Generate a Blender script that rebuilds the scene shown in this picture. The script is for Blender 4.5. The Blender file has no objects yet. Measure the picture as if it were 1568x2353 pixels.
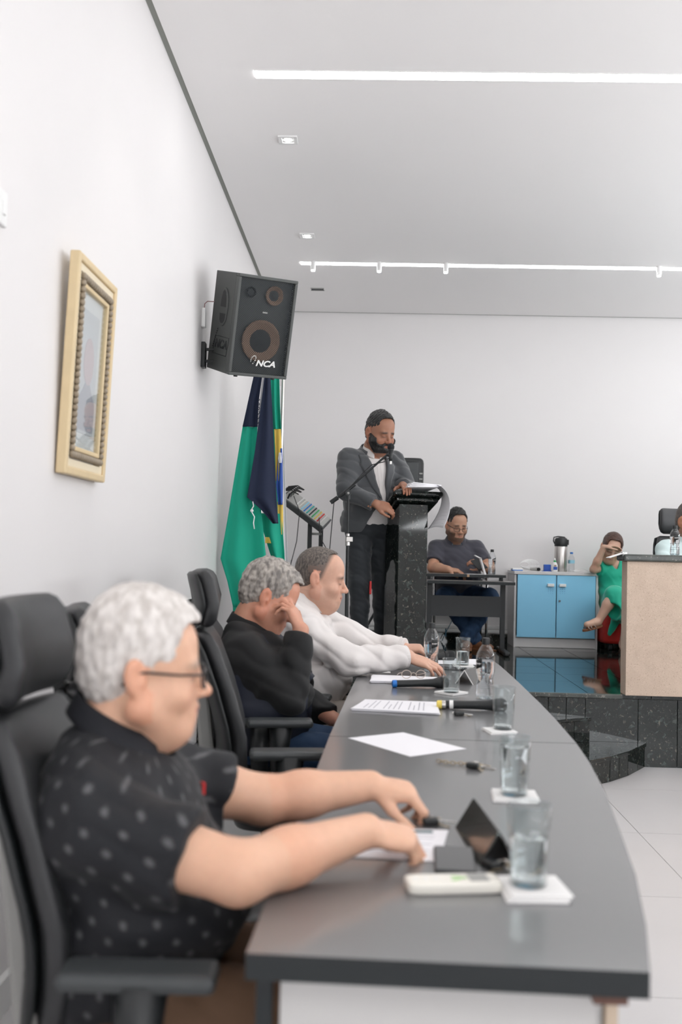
import bpy, math, random
import numpy as np
from mathutils import Vector, Matrix

SC = bpy.context.scene
COL = SC.collection
PI = math.pi
random.seed(7)

# ------------------------------------------------------------------ camera
# world: X along the back wall, Y along the left wall, Z up (metres)
FPX = 2288.0                                   # 35 mm lens on a 24x36 frame held upright, in pixels of 1568x2353
yc = Vector((66, -84.1, -FPX)).normalized()    # the room's Y axis in camera axes
n_ = Vector((1, -.024, 0)).cross(Vector((0, -82.5, -FPX)))
if n_.y < 0: n_ = -n_
zc = (n_ - yc * n_.dot(yc)).normalized()
xc = yc.cross(zc)
cam_d = bpy.data.cameras.new('camera'); cam = bpy.data.objects.new('camera', cam_d); COL.objects.link(cam)
cam.matrix_world = Matrix((xc, yc, zc)).to_4x4()
cam.location = (0, 0, 1.34)
cam_d.sensor_fit = 'VERTICAL'; cam_d.sensor_height = 36; cam_d.sensor_width = 24
cam_d.lens = FPX / 2353 * 36
cam_d.clip_start = .05
cam_d.dof.use_dof = True; cam_d.dof.focus_distance = 5.9; cam_d.dof.aperture_fstop = 2.5
SC.camera = cam

# ------------------------------------------------------------------ world + exposure
w = bpy.data.worlds.new('world'); SC.world = w; w.use_nodes = True
w.node_tree.nodes['Background'].inputs[0].default_value = (.9, .93, 1, 1)
w.node_tree.nodes['Background'].inputs[1].default_value = .3
SC.view_settings.view_transform = 'Standard'; SC.view_settings.look = 'None'
SC.view_settings.gamma = 1; SC.view_settings.use_curve_mapping = False
SC.view_settings.exposure = 0.35
SC.cycles.max_bounces = 14; SC.cycles.diffuse_bounces = 7; SC.cycles.glossy_bounces = 6
SC.cycles.transmission_bounces = 12; SC.cycles.transparent_max_bounces = 12
SC.cycles.caustics_reflective = False; SC.cycles.caustics_refractive = False
LED_STRENGTH = 12.0
SPOT_W = 0.7
FILL_W = 92.0                               # power of each fill lamp added at the right-hand wall
ADDED_WINDOWS = [(2.6, 2.2), (5.1, 2.2), (7.0, 1.2)]  # unseen windows added to brighten the room: centre along Y, width
for wy, ww in ADDED_WINDOWS:
    ld = bpy.data.lights.new('window_daylight', 'AREA'); ld.shape = 'RECTANGLE'; ld.size = ww - .1; ld.size_y = 1.9; ld.energy = FILL_W; ld.color = (.95, .975, 1)
    lo = bpy.data.objects.new('window_daylight', ld); COL.objects.link(lo); lo.location = (5.56, wy, 1.95); lo.rotation_euler = (0, math.radians(162), 0)   # added fill lamp, tilted up to brighten the ceiling

ADDED_FRONT_WINDOWS = [(1.2, 2.2), (3.9, 2.2)]       # windows added behind the camera for fill light: centre along X, width
for wx_, ww in ADDED_FRONT_WINDOWS:
    ld = bpy.data.lights.new('window_daylight', 'AREA'); ld.shape = 'RECTANGLE'; ld.size = ww - .1; ld.size_y = 1.9; ld.energy = 80.0; ld.color = (.95, .975, 1)
    lo = bpy.data.objects.new('window_daylight', ld); COL.objects.link(lo); lo.location = (wx_, -3.16, 1.95); lo.rotation_euler = (math.radians(145), 0, 0)  # added fill lamp, tilted up towards back wall and ceiling

# ------------------------------------------------------------------ materials
def _nt(name):
    m = bpy.data.materials.new(name); m.use_nodes = True
    return m, m.node_tree, m.node_tree.nodes['Principled BSDF']
def mat(name, c, rough=.5, metal=0, ior=1.5, trans=0, coat=0, noise=0, nscale=40, bump=0, bscale=200, sss=0, sheen=0, emit=None):
    m, t, b = _nt(name)
    b.inputs['Base Color'].default_value = (*c, 1); b.inputs['Roughness'].default_value = rough
    b.inputs['Metallic'].default_value = metal; b.inputs['IOR'].default_value = ior
    b.inputs['Transmission Weight'].default_value = trans; b.inputs['Coat Weight'].default_value = coat
    b.inputs['Sheen Weight'].default_value = sheen
    if sss:
        b.inputs['Subsurface Weight'].default_value = sss; b.inputs['Subsurface Radius'].default_value = (.012, .005, .003)
        b.inputs['Subsurface Scale'].default_value = 1
    if emit:
        b.inputs['Emission Color'].default_value = (1, 1, 1, 1); b.inputs['Emission Strength'].default_value = emit
    if noise or bump:
        tc = t.nodes.new('ShaderNodeTexCoord')
    if noise:
        n = t.nodes.new('ShaderNodeTexNoise'); n.inputs['Scale'].default_value = nscale; n.inputs['Detail'].default_value = 4
        mx = t.nodes.new('ShaderNodeMix'); mx.data_type = 'RGBA'
        mx.inputs[6].default_value = (*[max(0, x * (1 - noise)) for x in c], 1); mx.inputs[7].default_value = (*[min(1, x * (1 + noise)) for x in c], 1)
        t.links.new(tc.outputs['Object'], n.inputs['Vector']); t.links.new(n.outputs['Fac'], mx.inputs[0]); t.links.new(mx.outputs[2], b.inputs['Base Color'])
    if bump:
        n2 = t.nodes.new('ShaderNodeTexNoise'); n2.inputs['Scale'].default_value = bscale; n2.inputs['Detail'].default_value = 3
        bp = t.nodes.new('ShaderNodeBump'); bp.inputs['Strength'].default_value = bump; bp.inputs['Distance'].default_value = .004
        t.links.new(tc.outputs['Object'], n2.inputs['Vector']); t.links.new(n2.outputs['Fac'], bp.inputs['Height']); t.links.new(bp.outputs[0], b.inputs['Normal'])
    return m
def speckle(name, base, flecks, rough, scale, amount, vein=None):
    """polished granite / sprayed stone: irregular flecks over a base colour"""
    m, t, b = _nt(name)
    tc = t.nodes.new('ShaderNodeNewGeometry')
    b.inputs['Roughness'].default_value = rough
    col = None
    n0 = t.nodes.new('ShaderNodeTexNoise'); n0.inputs['Scale'].default_value = scale * .18; n0.inputs['Detail'].default_value = 5
    t.links.new(tc.outputs['Position'], n0.inputs['Vector'])
    r0 = t.nodes.new('ShaderNodeValToRGB'); r0.color_ramp.elements[0].position = .35; r0.color_ramp.elements[1].position = .7
    r0.color_ramp.elements[0].color = (*base, 1); r0.color_ramp.elements[1].color = (*(vein or [x * 1.6 for x in base]), 1)
    t.links.new(n0.outputs['Fac'], r0.inputs['Fac']); col = r0.outputs['Color']
    for i, (fc, sc_, th) in enumerate(flecks):
        n = t.nodes.new('ShaderNodeTexNoise'); n.inputs['Scale'].default_value = scale * sc_; n.inputs['Detail'].default_value = 2.5; n.inputs['Distortion'].default_value = .6
        mp = t.nodes.new('ShaderNodeMapping'); mp.inputs['Location'].default_value = (i * 3.7, i * 1.3, i * 2.1)
        t.links.new(tc.outputs['Position'], mp.inputs['Vector']); t.links.new(mp.outputs[0], n.inputs['Vector'])
        r = t.nodes.new('ShaderNodeValToRGB'); r.color_ramp.elements[0].position = th; r.color_ramp.elements[1].position = th + .06
        r.color_ramp.elements[0].color = (0, 0, 0, 1); r.color_ramp.elements[1].color = (amount, amount, amount, 1)
        mx = t.nodes.new('ShaderNodeMix'); mx.data_type = 'RGBA'; mx.inputs[7].default_value = (*fc, 1)
        t.links.new(n.outputs['Fac'], r.inputs['Fac']); t.links.new(r.outputs['Color'], mx.inputs[0]); t.links.new(col, mx.inputs[6]); col = mx.outputs[2]
    t.links.new(col, b.inputs['Base Color'])
    return m
def glass(name, c=(1, 1, 1), rough=0.0, ior=1.45):
    return mat(name, c, rough, ior=ior, trans=1)
M = {}
M['wall'] = mat('wall_paint', (.775, .755, .752), .6, noise=.012, nscale=3)
M['ceil'] = mat('ceiling_paint', (.90, .885, .88), .7)
M['gap'] = mat('shadow_gap', (.27, .28, .255), .8)  # grey stands for the shade inside the ceiling gap
M['white'] = mat('white_plastic', (.82, .82, .81), .4)
M['ivory'] = mat('ivory_plastic', (.83, .80, .73), .4)
M['frame_w'] = mat('moulding_white', (.8, .8, .79), .5)
M['tile'] = mat('porcelain_tile', (.60, .585, .585), .3, noise=.05, nscale=2.2, coat=.1)
M['grout'] = mat('grout_grey', (.37, .365, .36), .8)
M['granite'] = speckle('green_black_granite', (.006, .009, .008), [((.30, .27, .22), 1.0, .63), ((.10, .13, .12), .55, .60), ((.45, .42, .38), 2.2, .68)], .05, 46, .34, (.013, .018, .016))
M['granite_g'] = speckle('granite_edge', (.05, .055, .05), [((.28, .26, .23), 1.0, .62)], .14, 60, .6)
M['grout_w'] = mat('grout_pale', (.46, .46, .43), .8)
M['beige'] = speckle('beige_stone_spray', (.56, .44, .345), [((.34, .23, .16), 2.2, .60), ((.70, .58, .48), 1.8, .60)], .75, 75, .5, (.62, .49, .39))
M['led'] = mat('led_strip', (1, 1, 1), .5, emit=LED_STRENGTH)
M['ledspot'] = mat('led_spot', (1, 1, 1), .5, emit=40)
M['chrome'] = mat('chrome', (.7, .7, .71), .12, 1)
M['steel'] = mat('brushed_steel', (.55, .53, .51), .3, 1)
M['black'] = mat('black_plastic', (.012, .014, .015), .45)
M['blackm'] = mat('black_metal', (.014, .016, .017), .4)
M['dgrey'] = mat('dark_grey_plastic', (.045, .05, .052), .42, bump=.1, bscale=500)
M['lgrey'] = mat('light_grey_plastic', (.34, .34, .325), .5)
M['vinyl'] = mat('black_vinyl', (.021, .022, .023), .36, bump=.12, bscale=420)
M['vinyl_s'] = mat('grey_vinyl', (.030, .031, .033), .45, bump=.12, bscale=420)
M['top'] = mat('black_laminate', (.10, .10, .104), .42, ior=2.0, coat=.7)
M['top'].node_tree.nodes['Principled BSDF'].inputs['Coat Roughness'].default_value = .12
M['top_edge'] = mat('black_edge_band', (.013, .017, .019), .5)
M['panel_w'] = mat('pale_laminate', (.62, .61, .60), .5)
M['beech'] = mat('beech_edge', (.62, .50, .38), .5)
M['paper'] = mat('paper', (.84, .83, .86), .7)
M['ink'] = mat('printed_ink', (.38, .38, .42), .8)
M['inkd'] = mat('printed_dark', (.10, .16, .17), .8)
M['card'] = mat('white_card', (.86, .85, .84), .6)
def thin_glass(name, tint, ior=1.5, rough=.02):
    m, t, b = _nt(name); t.nodes.remove(b)
    tr = t.nodes.new('ShaderNodeBsdfTransparent'); tr.inputs[0].default_value = (*tint, 1)
    gl = t.nodes.new('ShaderNodeBsdfGlossy'); gl.inputs['Roughness'].default_value = rough
    lw = t.nodes.new('ShaderNodeLayerWeight'); lw.inputs[0].default_value = .5
    pw = t.nodes.new('ShaderNodeMath'); pw.operation = 'POWER'; pw.inputs[1].default_value = 4.0 if ior < 1.55 else 2.6
    fr = t.nodes.new('ShaderNodeMath'); fr.operation = 'MULTIPLY_ADD'; fr.inputs[1].default_value = .8; fr.inputs[2].default_value = ((ior - 1) / (ior + 1)) ** 2
    t.links.new(lw.outputs['Facing'], pw.inputs[0]); t.links.new(pw.outputs[0], fr.inputs[0])
    mx = t.nodes.new('ShaderNodeMixShader')
    t.links.new(fr.outputs[0], mx.inputs[0]); t.links.new(tr.outputs[0], mx.inputs[1]); t.links.new(gl.outputs[0], mx.inputs[2]); t.links.new(mx.outputs[0], t.nodes['Material Output'].inputs[0])
    return m
M['thin'] = thin_glass('thin_glass', (.96, .975, .975))
M['glass'] = thin_glass('tumbler_glass', (.93, .95, .95))
M['petthin'] = thin_glass('thin_pet', (.93, .94, .95), 1.6, .06)
M['glass_b'] = glass('bluish_glass', (.93, .97, 1))
M['pet'] = mat('pet_plastic', (.97, .98, 1), .04, ior=1.3, trans=1)
M['water'] = glass('water', (.985, .995, 1), ior=1.33)
M['screen'] = mat('dark_screen', (.015, .017, .02), .08, coat=.5)
M['navy'] = mat('navy_cloth', (.0075, .015, .045), .8, sheen=.03, bump=.1, bscale=700)
M['green'] = mat('green_cloth', (.0, .36, .235), .75, sheen=.05, bump=.1, bscale=700)
M['yellow'] = mat('yellow_cloth', (.75, .52, .09), .7, sheen=.2)
M['blue_f'] = mat('blue_cloth', (.03, .09, .38), .7)
M['white_f'] = mat('white_cloth', (.80, .80, .82), .7)
M['cab_blue'] = mat('blue_laminate', (.27, .64, .90), .4)
M['cab_w'] = mat('grey_white_laminate', (.66, .65, .65), .45)
M['desk'] = mat('dark_woodgrain', (.022, .024, .026), .4, bump=.06, bscale=80)
M['desk_t'] = mat('grey_desk_top', (.20, .185, .18), .3)
M['red'] = mat('red_fabric', (.50, .022, .014), .7, noise=.2, nscale=30)
M['redp'] = mat('red_plastic', (.65, .03, .03), .4)
M['gold'] = mat('pale_gilt', (.70, .55, .33), .5, noise=.08, nscale=20)
M['gold_d'] = mat('antique_ornament', (.30, .245, .18), .55, noise=.3, nscale=60)
M['gold_l'] = mat('cream_gilt', (.80, .70, .52), .5)
M['mount'] = mat('picture_mount', (.9, .9, .9), .6)
M['photo_bg'] = mat('photo_backdrop', (.74, .75, .78), .4)
M['photo_skin'] = mat('photo_pink', (.74, .60, .63), .4)
M['photo_suit'] = mat('photo_grey', (.50, .50, .56), .4)
M['cone'] = mat('speaker_cone', (.30, .19, .13), .7)
M['logo'] = mat('silver_logo', (.75, .75, .73), .35)
M['blue_p'] = mat('blue_plastic', (.02, .09, .42), .35)
M['blue_r'] = mat('blue_ring', (.01, .18, .62), .4)
M['teal'] = mat('teal_band', (.02, .42, .38), .4)
M['yel_r'] = mat('yellow_ring', (.80, .62, .12), .5)
M['lblue'] = mat('pale_blue_label', (.35, .70, .86), .4)
M['green_p'] = mat('green_plastic', (.04, .45, .15), .4)
M['mesh_b'] = mat('mic_grille', (.02, .022, .024), .5, metal=.4, bump=1, bscale=900)
M['cable'] = mat('cable_black', (.015, .015, .016), .5)
M['cable_g'] = mat('cable_grey', (.22, .23, .24), .5)
M['cable_t'] = mat('cable_teal', (.02, .10, .16), .5)
M['silver'] = mat('silver_metal', (.62, .60, .57), .25, 1)
M['brown'] = mat('brown_leather', (.22, .09, .04), .5)
M['tan'] = mat('tan_leather', (.42, .27, .16), .5)
M['shoe_b'] = mat('black_leather', (.012, .012, .013), .35)
M['bronze'] = mat('metallic_sandal', (.40, .31, .26), .35, .6)

# ------------------------------------------------------------------ mesh builder + object helpers
def frame3(f, up):
    f = np.array(f, float); f /= np.linalg.norm(f); up = np.array(up, float)
    r = np.cross(f, up); r /= np.linalg.norm(r); u = np.cross(r, f)
    return np.stack([r, f, u], 1)              # columns: right, forward, up
def rotz(a):
    c, s = math.cos(a), math.sin(a); return np.array([[c, -s, 0], [s, c, 0], [0, 0, 1.]])
def rotx(a):
    c, s = math.cos(a), math.sin(a); return np.array([[1., 0, 0], [0, c, -s], [0, s, c]])
def roty(a):
    c, s = math.cos(a), math.sin(a); return np.array([[c, 0, s], [0, 1., 0], [-s, 0, c]])
class MB:
    def __init__(s): s.v = []; s.f = []; s.m = []
    def add(s, vs, fs, m=0):
        o = len(s.v); s.v += [tuple(map(float, p)) for p in vs]; s.f += [tuple(i + o for i in f) for f in fs]; s.m += [m] * len(fs); return s
    def box(s, c, d, R=None, m=0, taper=1.0):
        c = np.array(c, float); P = []
        for sz in (-1, 1):
            k = taper if sz > 0 else 1.0
            for sx, sy in ((-1, -1), (1, -1), (1, 1), (-1, 1)):
                p = np.array((sx * d[0] * k, sy * d[1] * k, sz * d[2])) / 2
                P.append(c + (R @ p if R is not None else p))
        return s.add(P, [(3, 2, 1, 0), (4, 5, 6, 7), (0, 1, 5, 4), (1, 2, 6, 5), (2, 3, 7, 6), (3, 0, 4, 7)], m)
    def rings(s, rings, m=0, cap0=True, cap1=True, closed=True):
        n = len(rings[0]); vs = [p for r in rings for p in r]; fs = []
        for i in range(len(rings) - 1):
            for j in range(n if closed else n - 1):
                a, b = i * n + j, i * n + (j + 1) % n
                fs.append((a, b, b + n, a + n))
        if cap0: fs.append(tuple(range(n - 1, -1, -1)))
        if cap1: fs.append(tuple(range((len(rings) - 1) * n, len(rings) * n)))
        return s.add(vs, fs, m)
    def tube(s, pts, r, n=8, m=0):
        pts = [np.array(p, float) for p in pts]; R = []
        rr = r if isinstance(r, (list, tuple)) else [r] * len(pts)
        up = np.array([0, 0, 1.]); prev = None
        for i, p in enumerate(pts):
            d = pts[min(i + 1, len(pts) - 1)] - pts[max(i - 1, 0)]; d = d / (np.linalg.norm(d) + 1e-12)
            if prev is None:
                a = np.cross(d, up if abs(d[2]) < .95 else np.array([1., 0, 0])); a /= np.linalg.norm(a)
            else:
                a = prev - d * np.dot(prev, d); a /= (np.linalg.norm(a) + 1e-12)
            prev = a; b = np.cross(d, a)
            R.append([p + rr[i] * (math.cos(t) * a + math.sin(t) * b) for t in np.linspace(0, 2 * PI, n, endpoint=False)])
        return s.rings(R, m)
    def cyl(s, a, b, r, r2=None, n=20, m=0):
        return s.tube([a, b], [r, r if r2 is None else r2], n, m)
    def lathe(s, prof, c=(0, 0, 0), n=28, m=0, cap0=True, cap1=True, R=None):
        c = np.array(c, float); out = []
        for r, z in prof:
            ring = []
            for t in np.linspace(0, 2 * PI, n, endpoint=False):
                p = np.array((r * math.cos(t), r * math.sin(t), z)); ring.append(c + (R @ p if R is not None else p))
            out.append(ring)
        return s.rings(out, m, cap0, cap1)
    def prism(s, poly, z0, z1, m=0, R=None, c=(0, 0, 0)):
        c = np.array(c, float)
        f = (lambda p: c + (R @ np.array(p, float))) if R is not None else (lambda p: c + np.array(p, float))
        return s.rings([[f((x, y, z0)) for x, y in poly], [f((x, y, z1)) for x, y in poly]], m)
    def ball(s, c, r, n=14, m=0, R=None):
        r = (r, r, r) if not isinstance(r, (list, tuple)) else r; c = np.array(c, float); out = []
        k = max(6, n // 2)
        for i in range(1, k):
            a = PI * i / k; out.append([c + (R @ q if R is not None else q) for q in [np.array((r[0] * math.sin(a) * math.cos(t), r[1] * math.sin(a) * math.sin(t), -r[2] * math.cos(a))) for t in np.linspace(0, 2 * PI, n, endpoint=False)]])
        return s.rings(out, m)
    def grid(s, P, m=0):
        nu, nv = len(P), len(P[0]); vs = [p for r in P for p in r]
        return s.add(vs, [(i * nv + j, i * nv + j + 1, (i + 1) * nv + j + 1, (i + 1) * nv + j) for i in range(nu - 1) for j in range(nv - 1)], m)
    def build(s, name, mats, parent=None, smooth=False, bevel=0, off=(0, 0, 0), solid=0, sub=0, auto=None):
        me = bpy.data.meshes.new(name); off = np.array(off, float)
        me.from_pydata([tuple(np.array(p) - off) for p in s.v], [], s.f)
        mats = mats if isinstance(mats, (list, tuple)) else [mats]
        for m in mats: me.materials.append(M[m] if isinstance(m, str) else m)
        if len(mats) > 1: me.polygons.foreach_set('material_index', s.m)
        if smooth: me.polygons.foreach_set('use_smooth', [True] * len(me.polygons))
        if auto: me.polygons.foreach_set('use_smooth', [True] * len(me.polygons)); me.set_sharp_from_angle(angle=math.radians(auto))
        me.update()
        o = bpy.data.objects.new(name, me); COL.objects.link(o)
        if parent is not None: o.parent = parent
        if solid:
            d = o.modifiers.new('solidify', 'SOLIDIFY'); d.thickness = solid; d.offset = 0
        if bevel:
            b = o.modifiers.new('bevel', 'BEVEL'); b.width = bevel; b.segments = 2; b.limit_method = 'ANGLE'; b.angle_limit = math.radians(40)
        if sub:
            d = o.modifiers.new('sub', 'SUBSURF'); d.levels = sub; d.render_levels = sub
        return o
def tag(o, label, cat=None, group=None):
    o['label'] = label
    if cat: o['category'] = cat
    if group: o['group'] = group
    return o
def thing(name, label, cat, loc=(0, 0, 0), rz=0, group=None):
    o = bpy.data.objects.new(name, None); COL.objects.link(o); o.empty_display_size = .05
    o.location = loc; o.rotation_euler = (0, 0, rz)
    return tag(o, label, cat, group)
def struct(o, label=None):
    o['kind'] = 'structure'
    if label: o['label'] = label
    return o
def copy_tree(o, parent=None):
    c = o.copy(); COL.objects.link(c)
    if parent is not None: c.parent = parent
    for ch in list(o.children): copy_tree(ch, c)
    return c
def text_mesh(name, body, size, mat_, parent, loc, R, extrude=.0008, shear=0.0, font_scale=(1, 1)):
    cu = bpy.data.curves.new(name + '_curve', 'FONT'); cu.body = body; cu.size = size; cu.extrude = extrude; cu.shear = shear
    cu.offset = size * .035; cu.align_x = 'CENTER'; cu.align_y = 'CENTER'
    t = bpy.data.objects.new(name + '_tmp', cu); COL.objects.link(t)
    dg = bpy.context.evaluated_depsgraph_get(); me = bpy.data.meshes.new_from_object(t.evaluated_get(dg))
    bpy.data.objects.remove(t); bpy.data.curves.remove(cu)
    for v in me.vertices:
        p = R @ np.array((v.co.x * font_scale[0], v.co.y * font_scale[1], v.co.z)); v.co = (p[0] + loc[0], p[1] + loc[1], p[2] + loc[2])
    me.materials.clear(); me.materials.append(M[mat_]); me.name = name
    o = bpy.data.objects.new(name, me); COL.objects.link(o); o.parent = parent
    return o

# ------------------------------------------------------------------ the room
WX, BY, CZ, S = -1.02, 9.82, 3.675, .455     # left wall plane, back wall plane, ceiling, stage height
RX, FY = 5.6, -3.2                             # right wall, wall behind the camera
SY = 6.42                                      # stage front
struct(MB().box((WX - .1, (BY + FY) / 2, CZ / 2 + .1), (.2, BY - FY + .4, CZ + .3)).build('wall_left', 'wall'), 'smooth white wall running along the left')
struct(MB().box(((RX + WX) / 2, BY + .1, CZ / 2 + .1), (RX - WX, .2, CZ + .3)).build('wall_back', 'wall'), 'plain white wall behind the stage')
rw = MB(); edges = [FY - .2] + [e for wy, ww in ADDED_WINDOWS for e in (wy - ww / 2, wy + ww / 2)] + [BY + .2]
for a, b_ in zip(edges[::2], edges[1::2]): rw.box((RX + .1, (a + b_) / 2, CZ / 2 + .1), (.2, b_ - a, CZ + .3))
for wy, ww in ADDED_WINDOWS: rw.box((RX + .1, wy, .45), (.2, ww, 1.0)); rw.box((RX + .1, wy, 3.4), (.2, ww, .9))
struct(rw.build('wall_right', 'wall'), 'white wall with windows on the right')
for k, (wy, ww) in enumerate(ADDED_WINDOWS):
    wf = struct(MB().box((RX + .1, wy - ww / 2 + .02, 1.95), (.06, .04, 2.0)).box((RX + .1, wy + ww / 2 - .02, 1.95), (.06, .04, 2.0)).box((RX + .1, wy, .97), (.06, ww, .04)).box((RX + .1, wy, 2.93), (.06, ww, .04)).box((RX + .1, wy, 1.95), (.05, .04, 1.96)).build('window_%d' % (k + 1), 'frame_w'))  # frames for the added windows, out of view
    for sg in (-1, 1): MB().box((RX + .1, wy + sg * ww / 4, 1.95), (.006, ww / 2 - .06, 1.9)).build('pane', 'thin', wf)
rw = MB(); edges = [WX] + [e for wx_, ww in ADDED_FRONT_WINDOWS for e in (wx_ - ww / 2, wx_ + ww / 2)] + [RX]
for a, b_ in zip(edges[::2], edges[1::2]): rw.box(((a + b_) / 2, FY - .1, CZ / 2 + .1), (b_ - a, .2, CZ + .3))
for wx_, ww in ADDED_FRONT_WINDOWS: rw.box((wx_, FY - .1, .45), (ww, .2, 1.0)); rw.box((wx_, FY - .1, 3.4), (ww, .2, .9))
struct(rw.build('wall_front', 'wall'), 'white wall with windows behind the camera')
for k, (wx_, ww) in enumerate(ADDED_FRONT_WINDOWS):
    wf = struct(MB().box((wx_ - ww / 2 + .02, FY - .1, 1.95), (.04, .06, 2.0)).box((wx_ + ww / 2 - .02, FY - .1, 1.95), (.04, .06, 2.0)).box((wx_, FY - .1, .97), (ww, .06, .04)).box((wx_, FY - .1, 2.93), (ww, .06, .04)).box((wx_, FY - .1, 1.95), (.04, .05, 1.96)).build('window_%d' % (k + 4), 'frame_w'))  # frames for the windows added behind the camera
    for sg in (-1, 1): MB().box((wx_ + sg * ww / 4, FY - .1, 1.95), (ww / 2 - .06, .006, 1.9)).build('pane', 'thin', wf)
g = .028                                        # shadow gap between ceiling board and walls
struct(MB().box(((RX + WX) / 2, (BY + FY) / 2, CZ + .04), (RX - WX - 2 * g, BY - FY - 2 * g, .08)).build('ceiling', 'ceil'), 'flat white plasterboard ceiling')
struct(MB().box((WX + g / 2, (BY + FY) / 2, CZ + .012), (g, BY - FY, .02)).build('trim_1', 'gap'), 'grey shadow gap along the left ceiling edge')  # strip fills the gap; its shade is put into the colour
struct(MB().box(((RX + WX) / 2, BY - .006, CZ + .012), (RX - WX - 2 * g, .012, .02)).build('trim_2', 'gap'))  # same painted shade strip along the back wall
# hall floor: porcelain tiles on a grouted bed
fl = struct(MB().box(((RX + WX) / 2, (SY + FY) / 2, -.06), (RX - WX, SY - FY, .1)).build('floor', 'grout'), 'pale grey porcelain tile floor')
TS = .9
tile_me = None
x = WX - .35
while x < RX:
    y = FY
    while y < SY:
        x0, x1, y0, y1 = max(x, WX), min(x + TS, RX), y, min(y + TS, SY)
        full = x0 == x and x1 == x + TS and y1 == y + TS
        if full and tile_me:
            o = bpy.data.objects.new('tile', tile_me); COL.objects.link(o); o.parent = fl
        else:
            o = MB().box((0, 0, -.006), (x1 - x0 - .003, y1 - y0 - .003, .012)).build('tile', 'tile', fl, bevel=0)
            if full: tile_me = o.data
        o.location = ((x0 + x1) / 2, (y0 + y1) / 2, random.uniform(-.0003, .0003))
        y += TS
    x += TS
struct(MB().box((WX + .009, (SY - .8 + FY) / 2, .05), (.018, SY - .8 - FY, .10)).build('baseboard_left', 'frame_w'), 'white baseboard at the foot of the left wall')

# stage: core, floor slabs, nosing, front slabs
st = struct(MB().box(((RX + WX) / 2, (SY + BY) / 2 + .012, (S - .025) / 2), (RX - WX, BY - SY - .024, S - .025)).build('stage', 'grout_w'), 'raised stage clad in green-black granite')
gx = [WX, -.99 + .0] ; xs = [1.012 + .397 * k for k in range(-5, 16)]; xs = [WX] + [v for v in xs if WX + .05 < v < RX] + [RX]
ys = [SY - .02] + [6.54 + .42 * k for k in range(1, 8)] + [BY]
for i in range(len(xs) - 1):
    for j in range(len(ys) - 1):
        a, b, c, d = xs[i], xs[i + 1], ys[j], ys[j + 1]
        MB().box(((a + b) / 2, (c + d) / 2, S - .0125 + random.uniform(-.0002, .0002)), (b - a - .004, d - c - .004, .025)).build('floor_slab', 'granite', st)
fx = [WX, -.4, 0, .4, .8] + [1.159, 1.272, 1.393] + [1.726 + .248 * k for k in range(0, 22)]; fx = [v for v in fx if v < RX] + [RX]
for i in range(len(fx) - 1):
    a, b = fx[i], fx[i + 1]
    MB().box(((a + b) / 2, SY, (S - .03) / 2), (b - a - .005, .02, S - .032)).build('front_slab', 'granite', st)
MB().box(((1.62 + WX) / 2, SY - .018, S - .014), (1.62 - WX, .05, .03)).build('nosing', 'granite_g', st, bevel=.006)
# curved granite steps in front of the stage
low = [(1.765, 6.41), (1.685, 6.285), (1.59, 6.14), (1.44, 5.965), (1.29, 5.83), (1.1, 5.73), (.85, 5.67), (.5, 5.64), (.1, 5.63), (-.3, 5.63), (-.7, 5.63), (WX, 5.63)]
mid = [(1.42, 6.41), (1.31, 6.36), (1.2, 6.285), (1.06, 6.18), (.88, 6.11), (.6, 6.06), (.2, 6.04), (-.2, 6.04), (-.6, 6.04), (WX, 6.04)]
def fine(poly, d):
    out = [poly[0]]
    for p, q in zip(poly[:-1], poly[1:]):
        L = math.dist(p, q); k = max(1, round(L / d))
        for i in range(1, k + 1): out.append((p[0] + (q[0] - p[0]) * i / k, p[1] + (q[1] - p[1]) * i / k))
    return out
for nm, poly, z0, z1, lab in (('step_lower', low, 0, .152, 'lowest curved granite step of the stage'), ('step_upper', mid, .152, .304, 'upper curved granite step of the stage')):
    stp = struct(MB().prism([(p[0] - (.012 if p[0] > WX else 0), p[1] + .012) for p in poly] + [(WX, SY - .012), (poly[0][0] - .012, SY - .012)], z0, z1 - .022).build('step', 'grout_w'), lab)
    MB().prism([(p[0] + (.012 if p[0] > WX else 0), p[1] - .012) for p in poly] + [(WX, SY - .011), (poly[0][0] + .012, SY - .011)], z1 - .022, z1).build('tread', 'granite', stp, bevel=.004)
    fp = fine(poly, .135)
    for p, q in zip(fp[:-1], fp[1:]):
        a = math.atan2(q[1] - p[1], q[0] - p[0]); L = math.dist(p, q)
        MB().box(((p[0] + q[0]) / 2, (p[1] + q[1]) / 2, (z0 + z1 - .022) / 2), (L - .006, .014, z1 - .022 - z0 - .004), rotz(a)).build('riser_tile', 'granite', stp)
# skirting on the stage: granite strip below a white cable moulding
struct(MB().box(((RX + WX) / 2, BY - .01, S + .04), (RX - WX, .02, .08)).build('baseboard_back', 'granite'), 'dark granite skirting along the back wall')
for k, zz in enumerate((.105, .142)):
    MB().box((1.0, BY - .012, S + zz), (4.0, .024, .034)).build('trim_%d' % (3 + k), 'frame_w', bevel=.005)['kind'] = 'structure'
struct(MB().box((WX + .008, (SY + BY) / 2, S + .04), (.016, BY - SY - .04, .08)).build('baseboard_stage', 'granite'))
struct(MB().prism([(-.45, 7.05), (.06, 7.05), (.045, 7.29), (.32, 7.39), (.3, 7.8), (-.45, 7.8)], S, .636).build('dais', 'granite', bevel=.004), 'low granite platform behind the lectern')
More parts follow.
